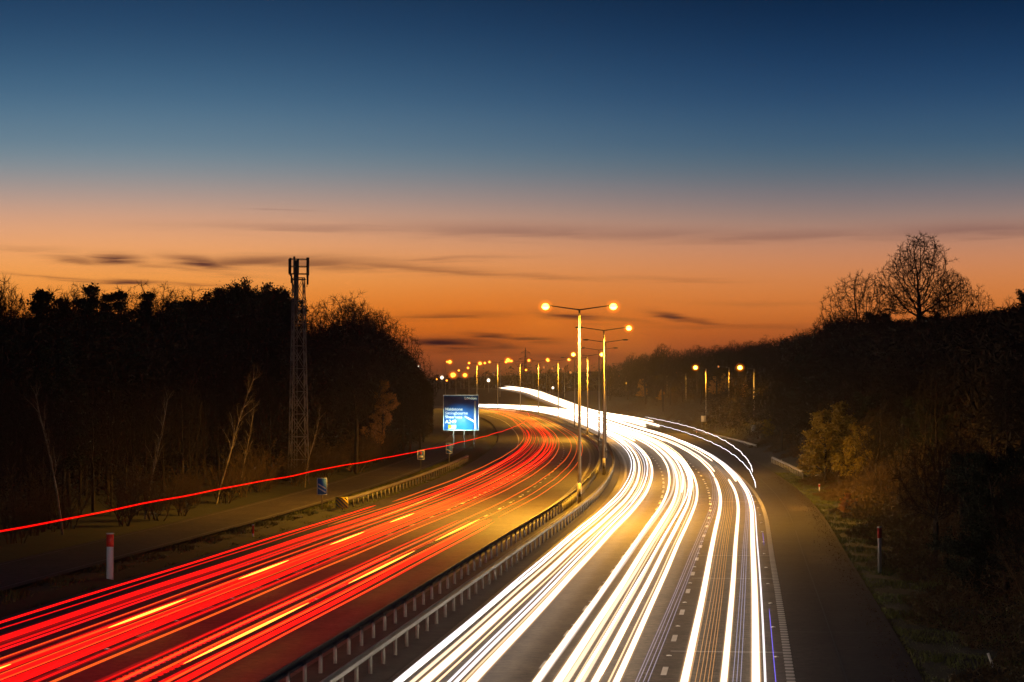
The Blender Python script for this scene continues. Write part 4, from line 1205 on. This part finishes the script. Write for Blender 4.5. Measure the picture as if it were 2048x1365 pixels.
# white: offset, height, radius, start, end, colour, strength, drift
W3 = [(2.62, .66, .045, 40, 755, COOL, 1.58, 0), (2.95, .8, .05, 40, 755, (.8, .95, .95), 3, 0), (3.05, .62, .055, 40, 755, WHITE, 1.58, 0), (3.42, .66, .13, 40, 755, WHITE, 2.30, .1), (3.95, .64, .04, 40, 755, COOL, 1.58, .05),
      (4.15, .66, .05, 40, 755, COOL, 1.80, .2), (4.62, .66, .14, 40, 755, WHITE, 2.30, .0), (4.3, 1.0, .05, 150, 755, WHITE, 1.58, 0)]
W2 = [(6.25, .66, .11, 40, 755, WHITE, 2.30, 0), (6.55, .85, .10, 40, 755, (.75, .75, .78), .55, 0), (6.85, .66, .14, 40, 755, WHITE, 2.30, .1), (7.15, .7, .09, 40, 755, WHITE, 2.30, 0), (7.45, .62, .09, 40, 755, WHITE, 2.09, .2), (7.6, .9, .04, 40, 755, COOL, 3, .3),
      (7.85, .66, .12, 40, 755, WHITE, 2.30, .1), (8.1, 1.05, .04, 60, 755, WARM, 3, 0), (8.45, .66, .11, 40, 755, WHITE, 2.30, -.2), (7.3, 1.0, .10, 165, 755, WHITE, 2.09, 0), (8.0, .9, .11, 175, 755, WHITE, 2.09, 0)]
W1 = [(10.15, .66, .14, 40, 199, WHITE, 2.30, 0), (11.25, .66, .12, 40, 198, WHITE, 2.30, 0), (12.1, .66, .15, 40, 755, WHITE, 2.30, 0), (12.32, .7, .035, 40, 420, COOL, 1.30, 0), (10.1, .68, .10, 202, 755, WHITE, 2.30, 0), (10.6, .68, .10, 215, 755, WHITE, 2.30, -.1),
      (11.7, .8, .12, 190, 755, WHITE, 2.30, .1), (11.1, .85, .08, 240, 755, WHITE, 2.09, 0), (12.3, 2.0, .022, 150, 420, COOL, 3, .45), (12.1, 3.0, .026, 151, 440, (.85, .88, 1), 2.4, .5)]
W3 += [(3.72, .64, .03, 40, 755, WARM, 1.4, .1), (4.38, .64, .03, 40, 755, WARM, .9, 0)]
W2 += [(6.98, .64, .02, 40, 800, WARM, 1.2, .1), (8.2, .64, .03, 40, 800, WARM, 1.0, -.1), (7.3, .64, .03, 40, 800, WARM, .9, .2)]
W3, W2, W1 = [[(w[0], w[1], w[2] * (.66 if w[2] > .06 else .8)) + w[3:] for w in W_] for W_ in (W3, W2, W1)]
for lst, ln in ((W3, 'in the lane beside the median'), (W2, 'in the middle white lane'), (W1, 'in the outer white lane')):
    for i, (off, z, r_, y0, y1, c, s, dr) in enumerate(sorted(lst)):
        if r_ < .07 and c in (WHITE, COOL) and z < 1.8: s *= (1, .42, .7)[i % 3]
        kind_ = 'thick blazing white' if r_ > .07 else 'white' if r_ > .05 else 'thin bluish' if c == COOL else 'thin warm' if c == WARM else 'thin white'
        lb = '%s headlight trail %s, %s counted from the median' % (kind_.replace('thick blazing white', 'thick white'), ln, NUM[i])
        if z > 1.8: lb = ('high thin white truck light trail ending above the right hard shoulder' if z > 2.5 else 'bluish upper truck light trail crossing the right edge line')
        trail(off, z, r_, y0, y1, c, s, lb, 'white headlight trails', dr, bumpy=.03 if z > 1.8 else 0)
# faint amber / lilac streaks between the outer trails
for i, off in enumerate((10.42, 10.55, 10.68, 10.8, 10.92, 11.02)):
    trail(off - .1, .5 + .05 * i, .010, 45, 230, (1, .45, .13), .45, 'faint amber marker-light streak between the outer white trails, %s from the left' % NUM[i], 'faint amber streaks', .12, .02, cat='light streak')
for i, off in enumerate((8.9, 9.02, 9.14, 9.26)):
    trail(off, .6, .010, 45, 215, (.5, .45, .65), .5, 'faint lilac streak drifting between middle and outer white lanes, %s from the left' % NUM[i], 'faint lilac streaks', 2.0, .02, cat='light streak')
for i, off in enumerate((11.5, 11.6, 11.7)):
    trail(off, .55, .010, 45, 190, (.45, .45, .7), .5, 'faint bluish streak beside the outermost thick white trail, %s from the left' % NUM[i], 'faint bluish streaks', 1.0, .02, cat='light streak')
trail(12.62, .5, .011, 55, 84, (.16, .12, .9), 1.1, 'thin violet streak just inside the right edge line, near part', None, 0, 0, cat='light streak')
trail(12.72, .5, .010, 117, 128, (.16, .12, .9), 1.0, 'short violet streak just inside the right edge line, farther part', None, 0, 0, cat='light streak')
# headlights on the slip road
KS = (SP[:, 1] > 470) & (SP[:, 1] < 862); SPn = SP[KS]
for i, (lat, z, r_, st) in enumerate(((-2.4, .66, .22, 0), (-1.2, .7, .22, 10), (.4, .68, .22, 0), (1.6, 1.0, .12, 16), (-.3, 1.3, .12, 22))):
    nn_ = nrm[KS]; P = np.concatenate([SPn[:, :2] + nn_ * lat, SPn[:, 2:3] + z], -1)[st // 2:]
    o = bpy.data.objects.new('light_trail', trail_mesh(P, r_, gm(WHITE, 2.4)))
    tag(link(o), 'white headlight trail climbing the distant slip road, %s across it from the left' % NUM[i], 'light trail', 'white slip road trails')
# extra far traffic, seen merged beyond the bend
for i, (off, z) in enumerate(((3.2, 1.1), (5.0, .9), (6.6, 1.2), (9.3, .9), (10.9, 1.2))):
    trail(off, z, .11, 330, 755, WHITE, 2.4, 'white headlight trail beyond the bend, %s from the median' % NUM[i], 'white trails beyond the bend')

# red: offset, height, radius, start, end, colour, strength
R1 = [(-11.85, .95, .045, 40, 146, RED, 1.61), (-11.7, .8, .02, 40, 146, RED, 0.93), (-11.35, 1.0, .05, 150, 640, ORANGE, 0.87), (-10.95, .8, .04, 176, 640, RED, 1.36), (-10.55, .85, .10, 40, 420, RED, 1.49), (-10.3, .7, .04, 40, 640, RED, 0.81),
      (-9.55, .85, .035, 40, 640, RED, 0.99), (-9.3, .7, .02, 40, 330, ORANGE, 0.80), (-10.0, 1.2, .025, 120, 640, ORANGE, 0.88)]
R2 = [(-8.35, .85, .06, 40, 640, RED, 1.12), (-8.15, .85, .09, 40, 640, RED, 0.87), (-7.95, .95, .03, 40, 500, ORANGE, 0.81), (-7.7, .8, .08, 40, 640, RED, 1.36), (-7.3, .8, .08, 40, 640, RED, 0.96), (-6.95, .85, .07, 40, 640, RED, 1.43), (-6.6, .8, .03, 40, 640, RED, 0.72), (-6.0, .8, .045, 40, 640, ORANGE, 0.99), (-6.4, 1.1, .03, 140, 640, ORANGE, 0.81)]
R3 = [(-4.75, .85, .03, 40, 132, RED, 0.64), (-4.5, .8, .045, 40, 640, ORANGE, 0.88), (-4.2, .9, .03, 40, 132, (.35, .004, .02), .6), (-3.95, .8, .04, 40, 132, ORANGE, 0.87), (-3.3, .75, .03, 40, 134, ORANGE, 0.93), (-3.1, .8, .08, 40, 134, RED, 1.24), (-2.8, .8, .09, 40, 133, RED, 1.61), (-2.5, .78, .05, 40, 128, (1.0, .003, .006), .9), (-3.6, .8, .03, 120, 640, ORANGE, 0.87), (-2.9, .8, .03, 136, 640, ORANGE, 0.96)]
R1, R2, R3 = [[(w[0], w[1], w[2] * (.72 if w[2] > .035 else .9)) + w[3:] for w in R_] for R_ in (R1, R2, R3)]
DR = (.55, .004, .003)
R1 += [(-10.75, .7, .05, 40, 420, DR, .5), (-9.85, .9, .03, 40, 500, DR, .7), (-9.05, .8, .04, 40, 640, DR, .6)]
R2 += [(-8.6, .8, .04, 40, 500, DR, .6), (-7.5, .9, .05, 40, 640, DR, .5), (-6.75, .7, .06, 40, 500, DR, .45), (-7.1, 1.0, .015, 40, 640, ORANGE, .9), (-8.25, .7, .015, 40, 640, ORANGE, .9)]
R3 += [(-4.0, .7, .06, 40, 128, DR, .4), (-3.3, 1.0, .02, 40, 134, DR, .7), (-2.65, .7, .02, 40, 133, ORANGE, .8), (-4.35, 1.0, .04, 40, 130, DR, .4)]
for lst, ln in ((R1, 'in the outermost left lane'), (R2, 'in the middle red lane'), (R3, 'in the lane beside the median')):
    for i, (off, z, r_, y0, y1, c, s) in enumerate(sorted(lst)):
        lb = '%s %s trail %s, %s from the left verge' % ('broad' if r_ > .075 else 'thin', 'orange-red' if c == ORANGE else 'red', ln, NUM[i])
        trail(off, z, r_, y0, y1, c, s, lb, 'red tail light trails', .15, .08)
trail(-10.3, 4.15, .024, 40, 420, RED, 1.4, 'lone high red light trail of a tall truck running above the left verge', None, 0, .05, bumpy=.015)
for off, yy_, en, nm in ((-10.3, 25, 26000, 'left'), (-3.6, 25, 14000, 'inner')):  # added unseen spots standing in for headlights of passing traffic
    ld = bpy.data.lights.new('unseen_headlight_fill', 'SPOT'); ld.energy = en * .45; ld.color = (.85, .93, 1.0); ld.spot_size = math.radians(30); ld.spot_blend = 1.0; ld.shadow_soft_size = .3
    lo = bpy.data.objects.new('unseen_headlight_fill', ld); lo.location = at(yy_, off, .7); tgt = Vector(at(170, off - 3.5, 1.0)) - lo.location; lo.rotation_euler = tgt.to_track_quat('-Z', 'Y').to_euler(); C.objects.link(lo)
# LED ripple: small dashes alternating across two offsets
for off0, lb, ph_ in ((-4.35, 'left', 0), (-4.25, 'middle', 1), (-3.6, 'right', 0)):
    ys = np.arange(50, 104, .3); zig = np.where((np.arange(len(ys)) + ph_) % 2, .11, -.11)
    o = bpy.data.objects.new('flickering_trail', trail_mesh(at(ys, off0 + zig, .85), .016, gm(RED, .9)))
    tag(link(o), 'rippled flickering red trail in the lane beside the median, %s one' % lb, 'light trail', 'flickering red trails')
# indicator flashes
FL = [(-8.1, .9, a, b_) for a, b_ in ((52, 62), (71.5, 81.5), (90, 100), (110, 120), (128.5, 138))] + [(-3.55, .85, a, b_) for a, b_ in ((63, 81), (89, 107), (114, 133))]
fn = ['nearest', 'second nearest', 'third nearest', 'fourth nearest', 'farthest', 'nearest', 'middle', 'farthest']
for i, (off, z, a, b_) in enumerate(FL):
    ys = np.linspace(a, b_, 14); P = at(ys, off, z); r_ = .036 * SOFT * np.sin(np.linspace(.06, 3.08, 14)) ** .7
    trl = trail_mesh(P, 1.0 / SOFT, gm(AMBER, 3.2))
    co = np.zeros(len(trl.vertices) * 3, dtype=np.float32); trl.vertices.foreach_get('co', co); co = co.reshape(14, 8, 3) 
    cen = P[:, None, :]; taper = np.clip(np.minimum(np.arange(14), np.arange(14)[::-1]) / 2 + .15, 0, 1)[:, None, None]
    co = cen + (co - cen) / taper * r_[:, None, None]
    trl.vertices.foreach_set('co', co.astype(np.float32).ravel()); trl.update()
    o = bpy.data.objects.new('indicator_flash', trl)
    tag(link(o), 'yellow indicator flash among the red trails, %s of those in the %s' % (fn[i], 'outer lanes' if i < 5 else 'lane beside the median'), 'light trail', 'yellow indicator flashes')

# ------------------------------------------------------------------ evening haze
mb = MB(); mb.box((0, 820, 29.5), (6300, 2560, 67)); hz = mb.build('haze', bpy.data.materials.new('haze_air')); hz.display_type = 'WIRE'; tag(hz, 'thin evening haze lying over the whole road', 'haze', kind='stuff')
hm = hz.data.materials[0]; hm.use_nodes = True; nt = hm.node_tree; nt.nodes.clear()
v = nt.nodes.new('ShaderNodeVolumePrincipled'); v.inputs['Color'].default_value = (.95, .88, .8, 1); v.inputs['Density'].default_value = HAZE_D; v.inputs['Anisotropy'].default_value = .35
o = nt.nodes.new('ShaderNodeOutputMaterial'); nt.links.new(v.outputs[0], o.inputs['Volume'])
